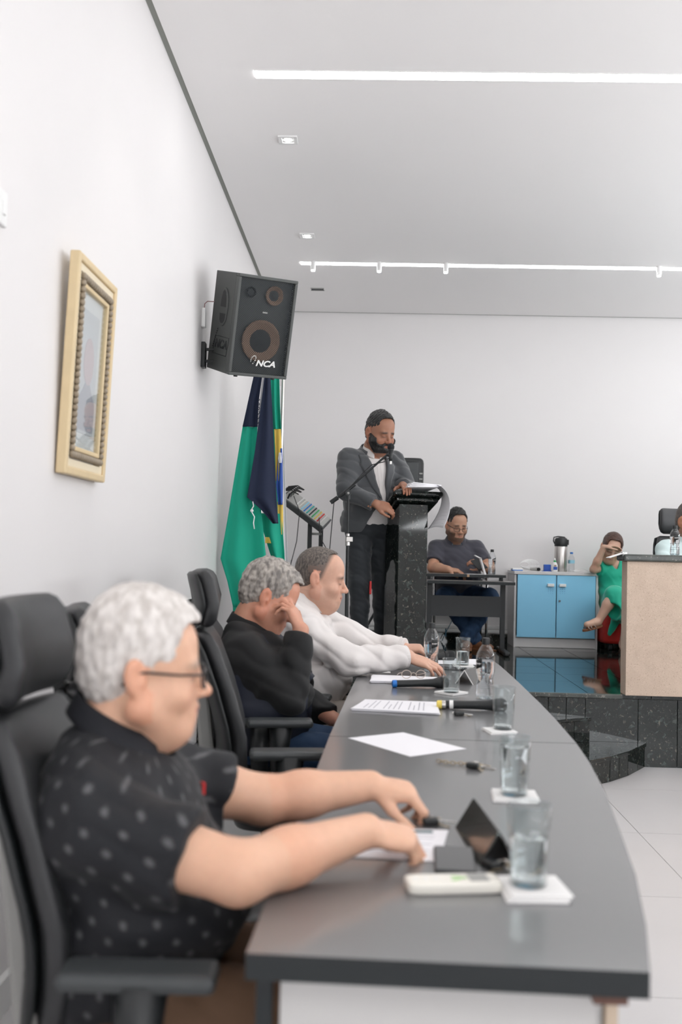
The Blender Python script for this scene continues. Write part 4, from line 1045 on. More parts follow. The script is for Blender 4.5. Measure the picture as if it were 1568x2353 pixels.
def hair_shape(front=.0, top=.014, side=.006, nape=-.075, amp=.003, fr=160, recede=0.0, seed=0.0, volume=0.0, long=False):
    """hair mass in head axes, cut away over face and neck"""
    A = Shape()
    A.u(s_ell((0, -.014, .040 + top * .4), (.077 + side, .100 + side + volume * .3, .086 + top)))
    A.u(s_ell((0, .034, .052 + top * .3), (.060 + side * .8, .056 + top * .55, .060 + top * .75)), .02)
    A.u(s_ell((0, -.055, -.010), (.062 + side * .7, .052 + side, .060)), .03)
    A.disp(fuzz(amp, fr, seed))
    # face opening: squared hairline with rounded temples
    A.s(s_box((0, .125, -.030 + front), (.060 + recede * .2, .078 + recede, .100), .032), .010)
    A.s(s_box((0, .118, -.062), (.2, .088, .066), .01), .008)
    A.s(s_cut(nape), .006)
    return A
def s_cut(nape):
    # removes everything below a line falling from the temple to the nape
    p0 = np.array((.030, -.034)); p1 = np.array((-.075, nape)); d = p1 - p0; n = np.array((d[1], -d[0])); n = n / np.linalg.norm(n)
    if n[1] > 0: n = -n
    nn = V(0, -n[0], -n[1])
    return lambda P: (P - V(0, p0[0], p0[1])) @ nn
def hand_shape(w, f, nrm, side, curls, sc=1.0, spread=1.0, thumb=(.5, .75, -.25), thumb_curl=.35, thin=1.0):
    """w wrist, f to the knuckles, nrm back of the hand, side +1/-1: thumb on f x n or opposite; curls: 4x3 angles"""
    w = np.array(w, float); f = np.array(f, float); f /= np.linalg.norm(f); n = np.array(nrm, float); n -= f * n.dot(f); n /= np.linalg.norm(n)
    t = np.cross(f, n) * side
    Hn = Shape(); offs = (.027, .009, -.010, -.027); klen = (.088, .092, .086, .078); flen = ((.044, .026, .021), (.049, .030, .022), (.045, .028, .021), (.035, .021, .018)); rad = (.0092, .0095, .0090, .0080)
    Hn.u(s_ell(w + f * .045 * sc - n * .002 * sc, (.040 * sc, .052 * sc, .0165 * sc), np.stack([t, f, n], 1)))
    for i in range(4):
        k = w + (f * klen[i] + t * offs[i] * spread) * sc
        Hn.u(s_cap(w + (f * .01 + t * offs[i] * .6) * sc, k, .0135 * sc, .0115 * sc * thin), .012 * sc)
        d = f.copy(); p = k; a = 0
        d = d + t * (offs[i] * 2.2 * (spread - .6)); d /= np.linalg.norm(d)
        for j in range(3):
            a += curls[i][j]; dd = d * math.cos(a) - n * math.sin(a); q = p + dd * flen[i][j] * sc
            Hn.u(s_cap(p, q, rad[i] * sc * thin * (1.08 - .1 * j), rad[i] * sc * thin * (.98 - .1 * j)), .0035 * sc); p = q
    b0 = w + (f * .022 + t * .022 - n * .006) * sc; d = f * thumb[0] + t * thumb[1] + n * thumb[2]; d /= np.linalg.norm(d)
    p = b0; a = 0
    for j, (L, r) in enumerate(((.044, .0145), (.034, .0108), (.027, .0098))):
        inw = f * .8 - t * .55 - n * .1; dd = d * math.cos(a) + inw / np.linalg.norm(inw) * math.sin(a); dd /= np.linalg.norm(dd); q = p + dd * L * sc
        Hn.u(s_cap(p, q, r * sc, r * .88 * sc), .008 * sc if j < 2 else .004 * sc); p = q; a += thumb_curl
    return Hn
CURL_REST = [(.35, .5, .3)] * 4
CURL_FIST = [(1.2, 1.4, .8)] * 4
def bbox(pts, m):
    p = np.array([q for q in pts], float); m = np.array(m if isinstance(m, (list, tuple)) else (m, m, m)); return p.min(0) - m, p.max(0) + m
def limb(sh, a, b, c, r0, r1, r2, k=.03):
    sh.u(s_cap(a, b, r0, r1), k); sh.u(s_cap(b, c, r1 * .98, r2), k)
def between(a, b, t): return np.array(a, float) * (1 - t) + np.array(b, float) * t
def torso(sh, T, o, sc, fat, grow, shoulders, kk=.05):
    """torso masses in its own axes T (right, forward, up), o at the hip"""
    L = Shape(); g = grow / sc
    zs = HT[0] / .535
    L.u(s_ell((0, .0, .06), (.170 + g + fat * .4, .135 + g + fat * .3, .115)))
    L.u(s_ell((0, .025 + fat * .45, .19), (.160 + g + fat * .6, .118 + g + fat, .15)), .06)
    L.u(s_ell((0, .010, .36), (.172 + g + fat * .3, .118 + g + fat * .35, .17)), .06)
    L.u(s_ell((0, -.012, .455), (.165 + g, .088 + g, .085)), .05)
    for sx in (-1, 1): L.u(s_cap((sx * .030, -.018, .535), (sx * .145, -.008, .465), .044 + g * .6, .052 + g * .6), .04)
    sh.u(s_local(lambda P: L(P / V(1, 1, zs)) * min(1, zs ** .5), T, o, sc, 1.2 * sc), 0)
HT = [.535]
def shoe(name, ankle, toe_dir, mt, parent, sc=1.0, up=(0, 0, 1)):
    Rf = frame3(toe_dir, up); a = np.array(ankle, float)
    def P_(x, y, z): return a + Rf @ (np.array((x, y, z)) * sc)
    s = Shape(); s.u(s_ell(P_(0, .0, -.035), V(.040, .055, .045) * sc, Rf)); s.u(s_ell(P_(0, .10, -.055), V(.046, .09, .034) * sc, Rf), .03 * sc)
    s.u(s_cap(P_(0, -.005, .02), P_(0, 0, -.03), .043 * sc, .042 * sc), .02)
    s.i(s_plane(P_(0, 0, -.085), -Rf[:, 2]), .004)
    s.u(s_box(P_(0, .065, -.082), V(.043, .135, .010) * sc, .008 * sc, Rf), .004)
    lo, hi = bbox([P_(0, 0, 0), P_(0, .2, -.1), P_(0, -.07, 0)], .09 * sc)
    return iso_obj(name, s, lo, hi, .006, mt, parent)
# ------------------------------------------------------------------ the seven people
SK_A = (.70, .415, .285); SK_B = (.62, .28, .19); SK_C = (.62, .36, .26); SK_D = (.36, .17, .105); SK_E = (.50, .28, .185); SK_F = (.60, .38, .28); SK_G = (.40, .205, .12)
M['polo_n'] = mat('charcoal_polo', (.045, .045, .062), .8, sheen=.3, bump=.3, bscale=900)
M['polo_k'] = mat('black_collar', (.007, .008, .012), .8)
M['suit_b'] = mat('black_suit', (.0055, .0058, .0065), .8, sheen=.06, bump=.15, bscale=900)
M['suit_g'] = mat('grey_blazer', (.062, .066, .072), .8, sheen=.3, noise=.12, nscale=400, bump=.2, bscale=900)
M['shirt_w'] = mat('white_shirt', (.70, .665, .65), .75, sheen=.2)
M['shirt_n'] = mat('navy_shirt', (.016, .02, .035), .7)
M['tr_dark'] = mat('dark_trousers', (.017, .021, .026), .75, sheen=.2)
M['tr_brown'] = mat('brown_trousers', (.17, .095, .055), .8)
M['tr_beige'] = mat('beige_trousers', (.60, .54, .48), .8)
M['jeans'] = mat('blue_jeans', (.018, .050, .115), .8, noise=.3, nscale=20, bump=.2, bscale=800)
M['dress'] = mat('emerald_dress', (.0, .43, .27), .65, sheen=.3)
M['mint'] = mat('mint_polo', (.66, .80, .80), .8)
M['tie'] = mat('dark_tie', (.02, .025, .04), .5)
M['gl_frame'] = mat('dark_frame', (.02, .017, .016), .3)
M['gl_clear'] = mat('pale_frame', (.5, .42, .36), .3)
M['hair_white'] = hair_mat('grey_white_hair', (.50, .46, .43), (.74, .70, .67), 60)
M['hair_grey'] = hair_mat('salt_pepper_hair', (.15, .135, .125), (.44, .40, .36), 60)
M['hair_dk'] = hair_mat('cropped_dark_hair', (.05, .043, .038), (.17, .14, .12), 130)
M['hair_bk'] = hair_mat('black_hair', (.006, .006, .006), (.022, .021, .02), 80, .45)
M['hair_br'] = hair_mat('brown_hair', (.035, .016, .011), (.10, .045, .03), 60, .45)
def dotted():
    m, t, b = _nt('dotted_polo'); a = t.nodes.new('ShaderNodeAttribute'); a.attribute_name = 'cloth_uv'
    mp = t.nodes.new('ShaderNodeMapping'); mp.inputs['Scale'].default_value = (23, 23, 1); mp.inputs['Rotation'].default_value = (0, 0, .6)
    v = t.nodes.new('ShaderNodeTexVoronoi'); v.voronoi_dimensions = '2D'; v.inputs['Scale'].default_value = 1; v.inputs['Randomness'].default_value = .12
    n = t.nodes.new('ShaderNodeTexNoise'); n.inputs['Scale'].default_value = 260
    ad = t.nodes.new('ShaderNodeMath'); ad.operation = 'MULTIPLY_ADD'; ad.inputs[1].default_value = .22
    r = t.nodes.new('ShaderNodeValToRGB'); r.color_ramp.elements[0].position = .19; r.color_ramp.elements[0].color = (.085, .085, .09, 1); r.color_ramp.elements[1].position = .31; r.color_ramp.elements[1].color = (.0042, .0052, .0082, 1)
    t.links.new(a.outputs['Vector'], mp.inputs[0]); t.links.new(mp.outputs[0], v.inputs['Vector']); t.links.new(a.outputs['Vector'], n.inputs['Vector'])
    t.links.new(n.outputs['Fac'], ad.inputs[0]); t.links.new(v.outputs['Distance'], ad.inputs[2]); t.links.new(ad.outputs[0], r.inputs['Fac']); t.links.new(r.outputs['Color'], b.inputs['Base Color'])
    b.inputs['Roughness'].default_value = .75; b.inputs['Sheen Weight'].default_value = .05
    return m
M['polo_dot'] = dotted()

def eyeglasses(parent, HR, ho, hs, mt, rim=.0016, wdt=.024, hgt=.017, lens=True, drop=0.0):
    def L(x, y, z): return np.array(ho) + HR @ (np.array((x, y, z)) * hs)
    b = MB()
    for sx in (-1, 1):
        b.tube([L(sx * .033 + wdt * math.cos(a) * (abs(math.cos(a)) ** -.25 if abs(math.cos(a)) > .01 else 1), .109 - .010 * abs(math.cos(a)) * (1 if math.cos(a) * sx > 0 else .0), -.006 - drop + hgt * math.copysign(abs(math.sin(a)) ** .75, math.sin(a))) for a in np.linspace(0, 2 * PI, 25)], rim * hs, 6)
        b.tube([L(sx * .057, .100, .002 - drop), L(sx * .070, .06, .002), L(sx * .081, 0, .006), L(sx * .082, -.022, .002), L(sx * .080, -.036, -.018)], rim * 1.25 * hs, 6)
    b.tube([L(-.010, .109, -.002 - drop), L(0, .1125, .001 - drop), L(.010, .109, -.002 - drop)], rim * hs, 6)
    o = b.build('eyeglasses', mt, parent, smooth=True, off=parent.location)
    if lens:
        for sx in (-1, 1):
            MB().add([L(sx * .033 + wdt * .98 * math.cos(a), .106 - .004 * math.cos(a) * sx, -.006 - drop + hgt * .95 * math.sin(a)) for a in np.linspace(0, 2 * PI, 20, endpoint=False)], [tuple(range(20))]).build('lens', 'thin', o)
            o.children[-1].data.transform(Matrix.Translation(-Vector(parent.location)))
    return o
def collar(parent, o, T, sc, mt, r=.068, h=.04, open_=.5, tilt=.35, name='collar', th=.004, flare=.012):
    """shirt collar band round the neck base, open at the front"""
    P = []
    for k in range(6):
        v = k / 5; row = []
        for a in np.linspace(open_, 2 * PI - open_, 32):
            rr = r + flare * (1 - v) + .006 * (1 - v); ca, sa = math.cos(a), math.sin(a)
            row.append(np.array(o) + T @ (np.array((rr * sa, rr * ca * 1.05, h * (v - .4) - tilt * rr * ca)) * sc))
        P.append(row)
    return MB().grid(P).build(name, mt, parent, smooth=True, solid=th, off=parent.location)

def snap(sh, p, d, step=.002):
    # first point outside the garment surface going from p along d
    p = np.array(p, float); d = np.array(d, float) / np.linalg.norm(d)
    q = p + d[None] * np.arange(0, .4, step)[:, None]; v = sh(q.astype(np.float32)); k = int(np.argmax(v > 0))
    return q[k]
def person(spec):
    """builds root > body (one skin mesh), hair, garments"""
    t = thing('person', spec['label'], 'person', spec['base'])
    off = t.location; h = spec.get('h', .005); sc = spec['sc']; J = {k: np.array(v, float) for k, v in spec['J'].items()}
    T = spec['T']; up_ = J['neck'] - J['hip']; up_ = up_ / np.linalg.norm(up_); rt_ = np.cross(T[:, 1], up_); rt_ /= np.linalg.norm(rt_); T = np.stack([rt_, np.cross(up_, rt_), up_], 1)   # torso axis follows the spine
    HR = spec['HR']; ho = J['head']; hs = spec.get('hs', sc)
    HS = head_shape(spec.get('fat_face', 0), spec.get('nose', 1))
    body = Shape(); fat = spec.get('fat', 0)
    HT[0] = float((J['neck'] - J['hip']) @ T[:, 2]) / sc - .005
    torso(body, T, J['hip'], sc, fat * .6, -.028, None)
    neck_top = ho + HR @ (np.array((0, -.022, -.055)) * hs)
    nr = spec.get('neck', .057) * hs
    body.u(s_cap(J['neck'] - T[:, 2] * .05 * sc + T[:, 1] * .022 * sc, between(J['neck'], neck_top, .5), nr * 1.0, nr), .03)
    body.u(s_cap(between(J['neck'], neck_top, .4), neck_top, nr, nr * .98), .02)
    body.u(s_local(HS, HR, ho, hs, .24 * hs), .014)
    arm = spec.get('arm', (.055, .044, .030)); lg = spec.get('long_sleeves', 0)
    pts = [ho + HR[:, 2] * .13 * hs, J['hip'], J['neck']]
    for sd in 'RL':
        if 'sh' + sd not in J: continue
        a, e, w = J['sh' + sd], J['el' + sd], J['wr' + sd]; pts += [a, e, w]
        ak = .72 if lg else 1.0
        body.u(s_cap(a, between(a, e, .45), arm[0] * sc * min(ak, .86), arm[0] * .97 * sc * ak), .03); body.u(s_cap(between(a, e, .4), e, arm[0] * .97 * sc * ak, arm[1] * sc * ak), .03)
        body.u(s_cap(e, between(e, w, .4), arm[1] * sc * ak, arm[1] * .98 * sc * ak), .02); body.u(s_cap(between(e, w, .35), w, arm[1] * .98 * sc * ak, arm[2] * sc), .02)
        hd = spec['hand' + sd]; HA = hand_shape((0, 0, 0), hd['f'], hd['n'], hd['side'], hd.get('curls', CURL_REST), hd.get('sc', sc), hd.get('spread', 1), hd.get('thumb', (.5, .75, -.25)), hd.get('tc', .35))
        body.u(s_local(HA, np.eye(3), w, 1.0, .24 * sc), .012)
        pts.append(w + np.array(hd['f'], float) / np.linalg.norm(hd['f']) * .17 * sc)
    if spec.get('bare_legs'):
        for sd in 'RL':
            a, k_, an = J['hp' + sd], J['kn' + sd], J['an' + sd]; pts += [a, k_, an]
            body.u(s_cap(a, k_, .075 * sc, .052 * sc), .03); body.u(s_cap(k_, between(k_, an, .4), .052 * sc, .050 * sc), .02); body.u(s_cap(between(k_, an, .4), an, .050 * sc, .032 * sc), .02)
            ft = J['toe' + sd]; body.u(s_cap(an, between(an, ft, .3) , .032 * sc, .034 * sc), .02); body.u(s_cap(between(an, ft, .2), ft, .034 * sc, .030 * sc), .02); pts.append(ft)
    lo, hi = bbox(pts, .16 * sc)
    skin = spec['skin']
    def cols(v):
        Pl = ((v - ho) @ HR) / hs; m = (np.abs(Pl).max(1) < .19)
        c = np.tile(np.array(skin, float), (len(v), 1))
        if m.any(): c[m] = face_cols(Pl[m], skin, spec['brow'], spec.get('lip', (skin[0] * .78, skin[1] * .55, skin[2] * .6)), spec.get('stubble'), spec.get('st_amt', 0), spec.get('eye_open', 0), spec.get('hairpaint'))
        for sd in 'RL':
            if 'wr' + sd in J:
                d = np.linalg.norm(v - J['wr' + sd], axis=1); k = np.clip((d - .10 * sc) / (.08 * sc), 0, 1) * (d < .22 * sc)
                c = c * (1 - .35 * k[:, None]) + np.array((skin[0], skin[1] * .80, skin[2] * .74)) * .35 * k[:, None]
        return c
    iso_obj('body', body, lo, hi, h, 'skin', t, cols)
    if spec.get('hair'):
        hsp = hair_shape(**spec['hair']); hh = Shape().u(s_local(hsp, HR, ho, hs, .26 * hs))
        iso_obj('hair', hh, ho - .19 * hs, ho + .19 * hs, h * .8, spec['hair_m'], t)
    return t, J, T, HR, ho, hs, sc
def garment(t, name, sh, pts, m, h, mt, uvf=None):
    lo, hi = bbox(pts, m); return iso_obj(name, sh, lo, hi, h, mt, t, None, uvf)
def legs(t, J, sc, mt, shoes, h=.008, hipT=None, r=(.092, .066, .054), wr=.004, name='trousers', shoe_dir=None, hem=-.03):
    s = Shape(); pts = []
    R = hipT if hipT is not None else np.eye(3)
    s.u(s_ell(J['hip'] + R[:, 2] * .03 * sc, V(.178, .145, .115) * sc, R))
    for sd in 'RL':
        a, k, an = J['hp' + sd], J['kn' + sd], J['an' + sd]; pts += [a, k, an]
        s.u(s_cap(a, k, r[0] * sc, r[1] * sc), .05); s.u(s_cap(k, between(k, an, .5), r[1] * sc, r[2] * 1.06 * sc), .03); s.u(s_cap(between(k, an, .5), an, r[2] * 1.06 * sc, r[2] * sc), .02)
        d = an - k; d /= np.linalg.norm(d); s.s(lambda P, q=V(*(an - d * hem * sc)), d_=V(*d), k_=V(*an): np.maximum(-((P - q) @ d_), np.sqrt(((P - k_) ** 2).sum(1)) - .10 * sc), .004)
    s.disp(wrinkle(wr, 26, 1.3))
    garment(t, name, s, pts + [J['hip']], .19 * sc, h, mt)
    for sd in 'RL':
        d = shoe_dir[sd] if isinstance(shoe_dir, dict) else shoe_dir
        shoe('shoe', J['an' + sd], d, shoes, t, sc)
def facing(deg, pitch=0, roll=0):
    """axes for something facing +Y turned by deg clockwise seen from above (90 = +X), nodding down by pitch"""
    return rotz(-math.radians(deg)) @ rotx(-math.radians(pitch)) @ roty(math.radians(roll))
def sleeve(s, a, e, w, r0, r1, r2, cut, sc, k=.04):
    """sleeve along the arm, cut at fraction 'cut' (1 = elbow, 2 = wrist)"""
    a, e, w = [np.array(q, float) for q in (a, e, w)]
    if cut <= 1:
        end = between(a, e, cut); d = (e - a) / np.linalg.norm(e - a)
        L = Shape().u(s_cap(a, between(a, e, cut + .12), r0 * sc, r1 * sc)).i(s_plane(end, d), .006)
        s.u(L, k)
    else:
        end = between(e, w, cut - 1); d = (w - e) / np.linalg.norm(w - e)
        L = Shape().u(s_cap(a, e, r0 * sc, r1 * sc)).u(s_cap(e, between(e, w, cut - 1 + .06), r1 * sc, r2 * sc), .03)
        hs_ = Shape().u(s_cap(e, w + d * .1, .16 * sc)).i(s_plane(end, -d))
        L.s(Shape().u(s_cap(end, end + d * .2, .075 * sc)).i(s_plane(end, -d)), .005)
        s.u(L, k)

# ---- A: near man, grey-white hair, glasses, dotted black polo
SCA = 1.06
spec = dict(label='grey-haired man with glasses in a black patterned polo at the near table end', base=(-.42, 1.88, 0), sc=SCA, hs=1.06, h=.0045, skin=SK_A, brow=(.36, .28, .22), fat=.055, fat_face=.014, neck=.062,
  J=dict(head=(-.422, 1.88, 1.100), hip=(-.435, 1.88, .515), neck=(-.487, 1.88, .975), shR=(-.462, 1.705, .850), elR=(-.205, 1.672, .795), wrR=(.005, 1.885, .812), shL=(-.430, 2.065, .862), elL=(-.215, 2.135, .80), wrL=(.012, 2.20, .822),
         hpR=(-.40, 1.79, .50), hpL=(-.40, 1.97, .50), knR=(.03, 1.78, .50), knL=(.03, 2.02, .50), anR=(.05, 1.78, .09), anL=(.05, 2.02, .09)),
  T=facing(90, 3), HR=facing(76, 2, 0), arm=(.058, .047, .031),
  handR=dict(f=(.93, .28, -.22), n=(.18, -.25, .95), side=-1, curls=[(.75, 1.0, .6), (.8, 1.05, .6), (.85, 1.1, .6), (.9, 1.1, .6)], thumb=(.75, .5, -.45), sc=1.02),
  handL=dict(f=(.97, -.05, -.12), n=(.25, -.2, .9), side=1, curls=[(.75, .85, .5), (.85, .9, .5), (.9, .95, .5), (.95, 1.0, .5)], thumb=(.8, .55, -.5), tc=.15, sc=1.02),
  hair=dict(front=.020, top=.022, side=.005, nape=-.070, amp=.0028, fr=90, recede=.008, seed=2.0, volume=.0), hair_m='hair_white')
t, J, T, HR, ho, hs, sc = person(spec)
s = Shape(); torso(s, T, J['hip'], sc, .062, .010, None)
sleeve(s, J['shR'], J['elR'], J['wrR'], .080, .076, 0, .66, sc); sleeve(s, J['shL'], J['elL'], J['wrL'], .078, .074, 0, .62, sc)
s.disp(wrinkle(.0060, 19, .4, (.6, .4, 1.6)))
s.s(s_cap(J['neck'] + T @ np.array((0, .045, .0)), J['neck'] + T @ np.array((0, .11, .12)), .050, .07), .01)
s.s(s_cap(J['neck'] + T @ np.array((0, .085, -.01)), J['neck'] + T @ np.array((0, .125, -.10)), .026, .006), .012)
s.i(s_plane((0, 0, .43), (0, 0, -1)), .01)
cx, cy = J['hip'][0], J['hip'][1]
garment(t, 'polo_shirt', s, [J['hip'], J['neck'], J['shR'], J['shL'], between(J['shR'], J['elR'], .8), between(J['shL'], J['elL'], .8), J['hip'] + T @ np.array((0, .26, .2))], .17, .0065, 'polo_dot',
        lambda v: np.stack([np.arctan2(v[:, 1] - 1.88, v[:, 0] + .42) * .24, v[:, 2] + .25 * (v[:, 0] + .42), v[:, 2] * 0], 1))
collar(t, J['neck'] + T @ np.array((0, .030, .010)), T, 1.06, 'polo_k', r=.068, h=.05, open_=.55, tilt=.72, flare=.016)
MB().box((0, 0, 0), (.016, .005, .022), facing(60)).build('chest_emblem', 'redp', t).location = tuple(snap(s, (-.45, 1.975, .865), (1, -.15, 0)) - np.array(t.location))
for sd in 'RL':
    pass
legs(t, J, sc, 'tr_brown', 'shoe_b', .010, T, (.095, .072, .058), .005, shoe_dir=(1, 0, 0))
eyeglasses(t, HR, ho, hs, 'gl_frame', .0020, .024, .017)

# ---- B: dark suit, hand over the face
SCB = 1.08
spec = dict(label='grey-haired man in a black suit resting his face on his hand', base=(-.42, 4.15, 0), long_sleeves=1, sc=SCB, hs=1.16, h=.005, skin=(.60, .30, .205), brow=(.2, .16, .13), fat=.06, fat_face=.014,
  J=dict(head=(-.415, 4.15, 1.125), hip=(-.42, 4.15, .52), neck=(-.500, 4.15, 1.00), shR=(-.465, 3.975, .885), elR=(-.305, 3.93, .750), wrR=(-.270, 4.02, 1.005), shL=(-.43, 4.335, .89), elL=(-.32, 4.44, .68), wrL=(-.14, 4.33, .60),
         hpR=(-.39, 4.06, .50), hpL=(-.39, 4.24, .50), knR=(.05, 4.06, .49), knL=(.05, 4.26, .49), anR=(.05, 4.06, .09), anL=(.05, 4.28, .09)),
  T=facing(90, 6), HR=facing(84, 27, -3), arm=(.056, .045, .031), neck=.062,
  handR=dict(f=(-.42, .30, .86), n=(.75, -.25, .45), side=1, curls=[(.25, .35, .2), (.45, .6, .3), (.6, .8, .4), (.75, .9, .4)], thumb=(.65, .75, -.1), tc=.12, sc=1.05, spread=1.1),
  handL=dict(f=(1, -.1, -.1), n=(0, 0, 1), side=1, sc=1.0),
  hair=dict(front=.026, top=.014, side=.005, nape=-.082, amp=.0042, fr=100, recede=.016, seed=.7, volume=.02), hair_m='hair_grey')
t, J, T, HR, ho, hs, sc = person(spec)
s = Shape(); torso(s, T, J['hip'], sc, .10, .006, None)
s.disp(wrinkle(.003, 20, .9))
garment(t, 'navy_shirt', s, [J['hip'], J['neck'], J['shR'], J['shL']], .15, .009, 'shirt_n')
s = Shape(); torso(s, T, J['hip'], sc, .05, .022, None)
sleeve(s, J['shR'], J['elR'], J['wrR'], .074, .062, .050, 1.93, sc, .025); sleeve(s, J['shL'], J['elL'], J['wrL'], .076, .064, .050, 1.93, sc)
s.disp(wrinkle(.009, 19, 2.0, (.5, .5, 1.4)))
def vopen(P, T=T, o=J['hip'], sc=sc, top=.53, w=.055, flare=.75):
    q = (P - V(*o)) @ T.astype(np.float32) / sc
    wd = np.where(q[:, 2] > .26, .012 + (q[:, 2] - .26) * (w / .27), .012 + (.26 - q[:, 2]) * flare)
    return np.maximum(np.abs(q[:, 0]) - wd, .03 - q[:, 1]) * sc
s.s(vopen, .008)
s.s(s_cap(J['neck'] + T @ np.array((0, .035, .005)), J['neck'] + T @ np.array((0, .09, .12)), .056, .08), .01)
s.i(s_plane((0, 0, .45), (0, 0, -1)), .01)
garment(t, 'jacket', s, [J['hip'], J['neck'], J['shR'], J['shL'], J['elR'], J['elL'], J['wrR'], J['wrL']], .16, .0075, 'suit_b')
collar(t, J['neck'] + T @ np.array((0, .030, -.006)), T, 1.08, 'suit_b', r=.074, h=.05, open_=.7, tilt=.60, name='jacket_collar', flare=.02)
collar(t, J['neck'] + T @ np.array((0, .014, .016)), T, 1.0, 'shirt_n', r=.066, h=.045, open_=.35, tilt=.45, name='shirt_collar')
tp = [J['neck'] + T @ np.array((0, .075 + .05 * k, -.045 - .07 * k)) for k in range(4)]
MB().tube(tp, [.012, .022, .028, .03], 8).build('necktie', 'tie', t, off=t.location, smooth=True)
b = MB()
for k in range(4): b.cyl(J['wrR'] + np.array((.035, -.03, -.035 - .018 * k)), J['wrR'] + np.array((.042, -.037, -.035 - .018 * k)), .0055, n=8)
b.build('cuff_buttons', 'black', t, off=t.location)
legs(t, J, sc, 'jeans', 'shoe_b', .011, T, (.095, .072, .058), .005, shoe_dir=(1, 0, 0))

# ---- C: white shirt, cropped hair
SCC = 1.10
def paintC(Pl, c):
    x, y, z = Pl[:, 0], Pl[:, 1], Pl[:, 2]
    side = np.clip((.026 + .30 * (z - .03) - y) / .016, 0, 1) * np.clip((z + .012 - .45 * np.clip(-y - .0, 0, 1) * -1 * 0 + .55 * np.clip(-y, 0, .09)) / .02, 0, 1)
    side = side * (1 - ((np.abs(x) > .076) & (np.abs(y + .012) < .028) & (z < .035)))
    w = np.clip(side, 0, 1)[:, None] * .9
    return c * (1 - w) + np.array((.105, .088, .077)) * w
spec = dict(label='man with cropped receding hair in a white shirt leaning over the table', base=(-.24, 4.85, 0), long_sleeves=1, sc=SCC, hs=1.17, h=.0042, skin=SK_C, brow=(.10, .07, .055), fat=.045, fat_face=.016, neck=.064, stubble=(.30, .20, .16), st_amt=.22,
  J=dict(head=(-.236, 4.85, 1.188), hip=(-.33, 4.85, .535), neck=(-.335, 4.85, 1.065), shR=(-.320, 4.660, .965), elR=(-.085, 4.62, .815), wrR=(.190, 4.73, .835), shL=(-.245, 5.035, .975), elL=(.005, 5.10, .835), wrL=(.175, 5.03, .842),
         hpR=(-.30, 4.76, .51), hpL=(-.30, 4.94, .51), knR=(.10, 4.72, .52), knL=(.10, 4.96, .52), anR=(.05, 4.74, .09), anL=(.05, 4.98, .09)),
  T=facing(90, 14), HR=facing(93, 8, 0), arm=(.056, .045, .032),
  handR=dict(f=(.90, -.02, -.28), n=(.22, -.35, .9), side=-1, curls=[(.12, .3, .2), (.15, .35, .2), (.2, .4, .2), (.3, .5, .3)], thumb=(.8, .5, -.2), sc=1.08),
  handL=dict(f=(.95, -.25, .05), n=(.1, -.35, .93), side=1, curls=[(.6, .8, .4), (.65, .8, .4), (.7, .9, .4), (.8, .9, .4)], sc=1.05),
  hair=dict(front=.040, top=.0045, side=-.0012, nape=-.066, amp=.0011, fr=240, recede=.034, seed=1.2), hair_m='hair_dk', hairpaint=paintC)
t, J, T, HR, ho, hs, sc = person(spec)
s = Shape(); torso(s, T, J['hip'], sc, .055, .016, None)
sleeve(s, J['shR'], J['elR'], J['wrR'], .074, .062, .048, 1.95, sc); sleeve(s, J['shL'], J['elL'], J['wrL'], .074, .062, .048, 1.95, sc)
s.disp(wrinkle(.011, 21, 5.1, (.7, .4, 1.3)))
s.s(s_cap(J['neck'] + T @ np.array((0, .03, .0)), J['neck'] + T @ np.array((0, .09, .12)), .058, .08), .01)
s.i(s_plane((0, 0, .47), (0, 0, -1)), .01)
garment(t, 'dress_shirt', s, [J['hip'], J['neck'], J['shR'], J['shL'], J['elR'], J['elL'], J['wrR'], J['wrL']], .16, .0065, 'shirt_w')
collar(t, J['neck'] + T @ np.array((0, .012, .020)), T, 1.12, 'shirt_w', r=.068, h=.05, open_=.45, tilt=.42, flare=.018)
for sd in 'RL':
    d = J['wr' + sd] - J['el' + sd]; d /= np.linalg.norm(d); c0 = between(J['el' + sd], J['wr' + sd], .80)
    MB().tube([c0, c0 + d * .055], [.0535 * 1.02, .053 * 1.02], 24).build('cuff', 'shirt_w', t, off=t.location, smooth=False, bevel=.004)
legs(t, J, sc, 'tr_beige', 'brown', .010, T, (.100, .078, .062), .006, shoe_dir=(1, 0, 0))

# ---- D: standing speaker, grey blazer, beard
SCD = 1.0
spec = dict(label='bearded man in a grey blazer standing and reading at the lectern', base=(-.02, 7.28, .636), long_sleeves=1, sc=SCD, hs=1.16, h=.0042, skin=SK_D, brow=(.012, .008, .006), fat=.045, fat_face=.012, neck=.06,
  J=dict(head=(.055, 7.20, 2.180), hip=(-.015, 7.30, 1.500), neck=(-.005, 7.27, 2.035), shR=(-.168, 7.19, 1.985), elR=(-.175, 7.06, 1.745), wrR=(.035, 6.985, 1.655), shL=(.165, 7.38, 1.985), elL=(.262, 7.27, 1.78), wrL=(.225, 7.09, 1.795),
         hpR=(-.085, 7.26, 1.47), hpL=(.065, 7.34, 1.47), knR=(-.065, 7.22, 1.09), knL=(.095, 7.40, 1.09), anR=(-.062, 7.24, .735), anL=(.112, 7.45, .735)),
  T=facing(153, 2), HR=facing(143, 18, 2), arm=(.055, .045, .030),
  handR=dict(f=(.86, -.15, -.25), n=(-.1, -.75, .6), side=1, curls=[(.5, .8, .5), (.6, .9, .5), (.7, .9, .5), (.8, 1.0, .5)], thumb=(.8, .55, -.1), sc=1.05),
  handL=dict(f=(.2, -.9, -.1), n=(0, 0, 1), side=1, sc=1.0),
  hair=dict(front=.038, top=.014, side=.001, nape=-.064, amp=.0040, fr=130, recede=.004, seed=3.0), hair_m='hair_bk')
t, J, T, HR, ho, hs, sc = person(spec)
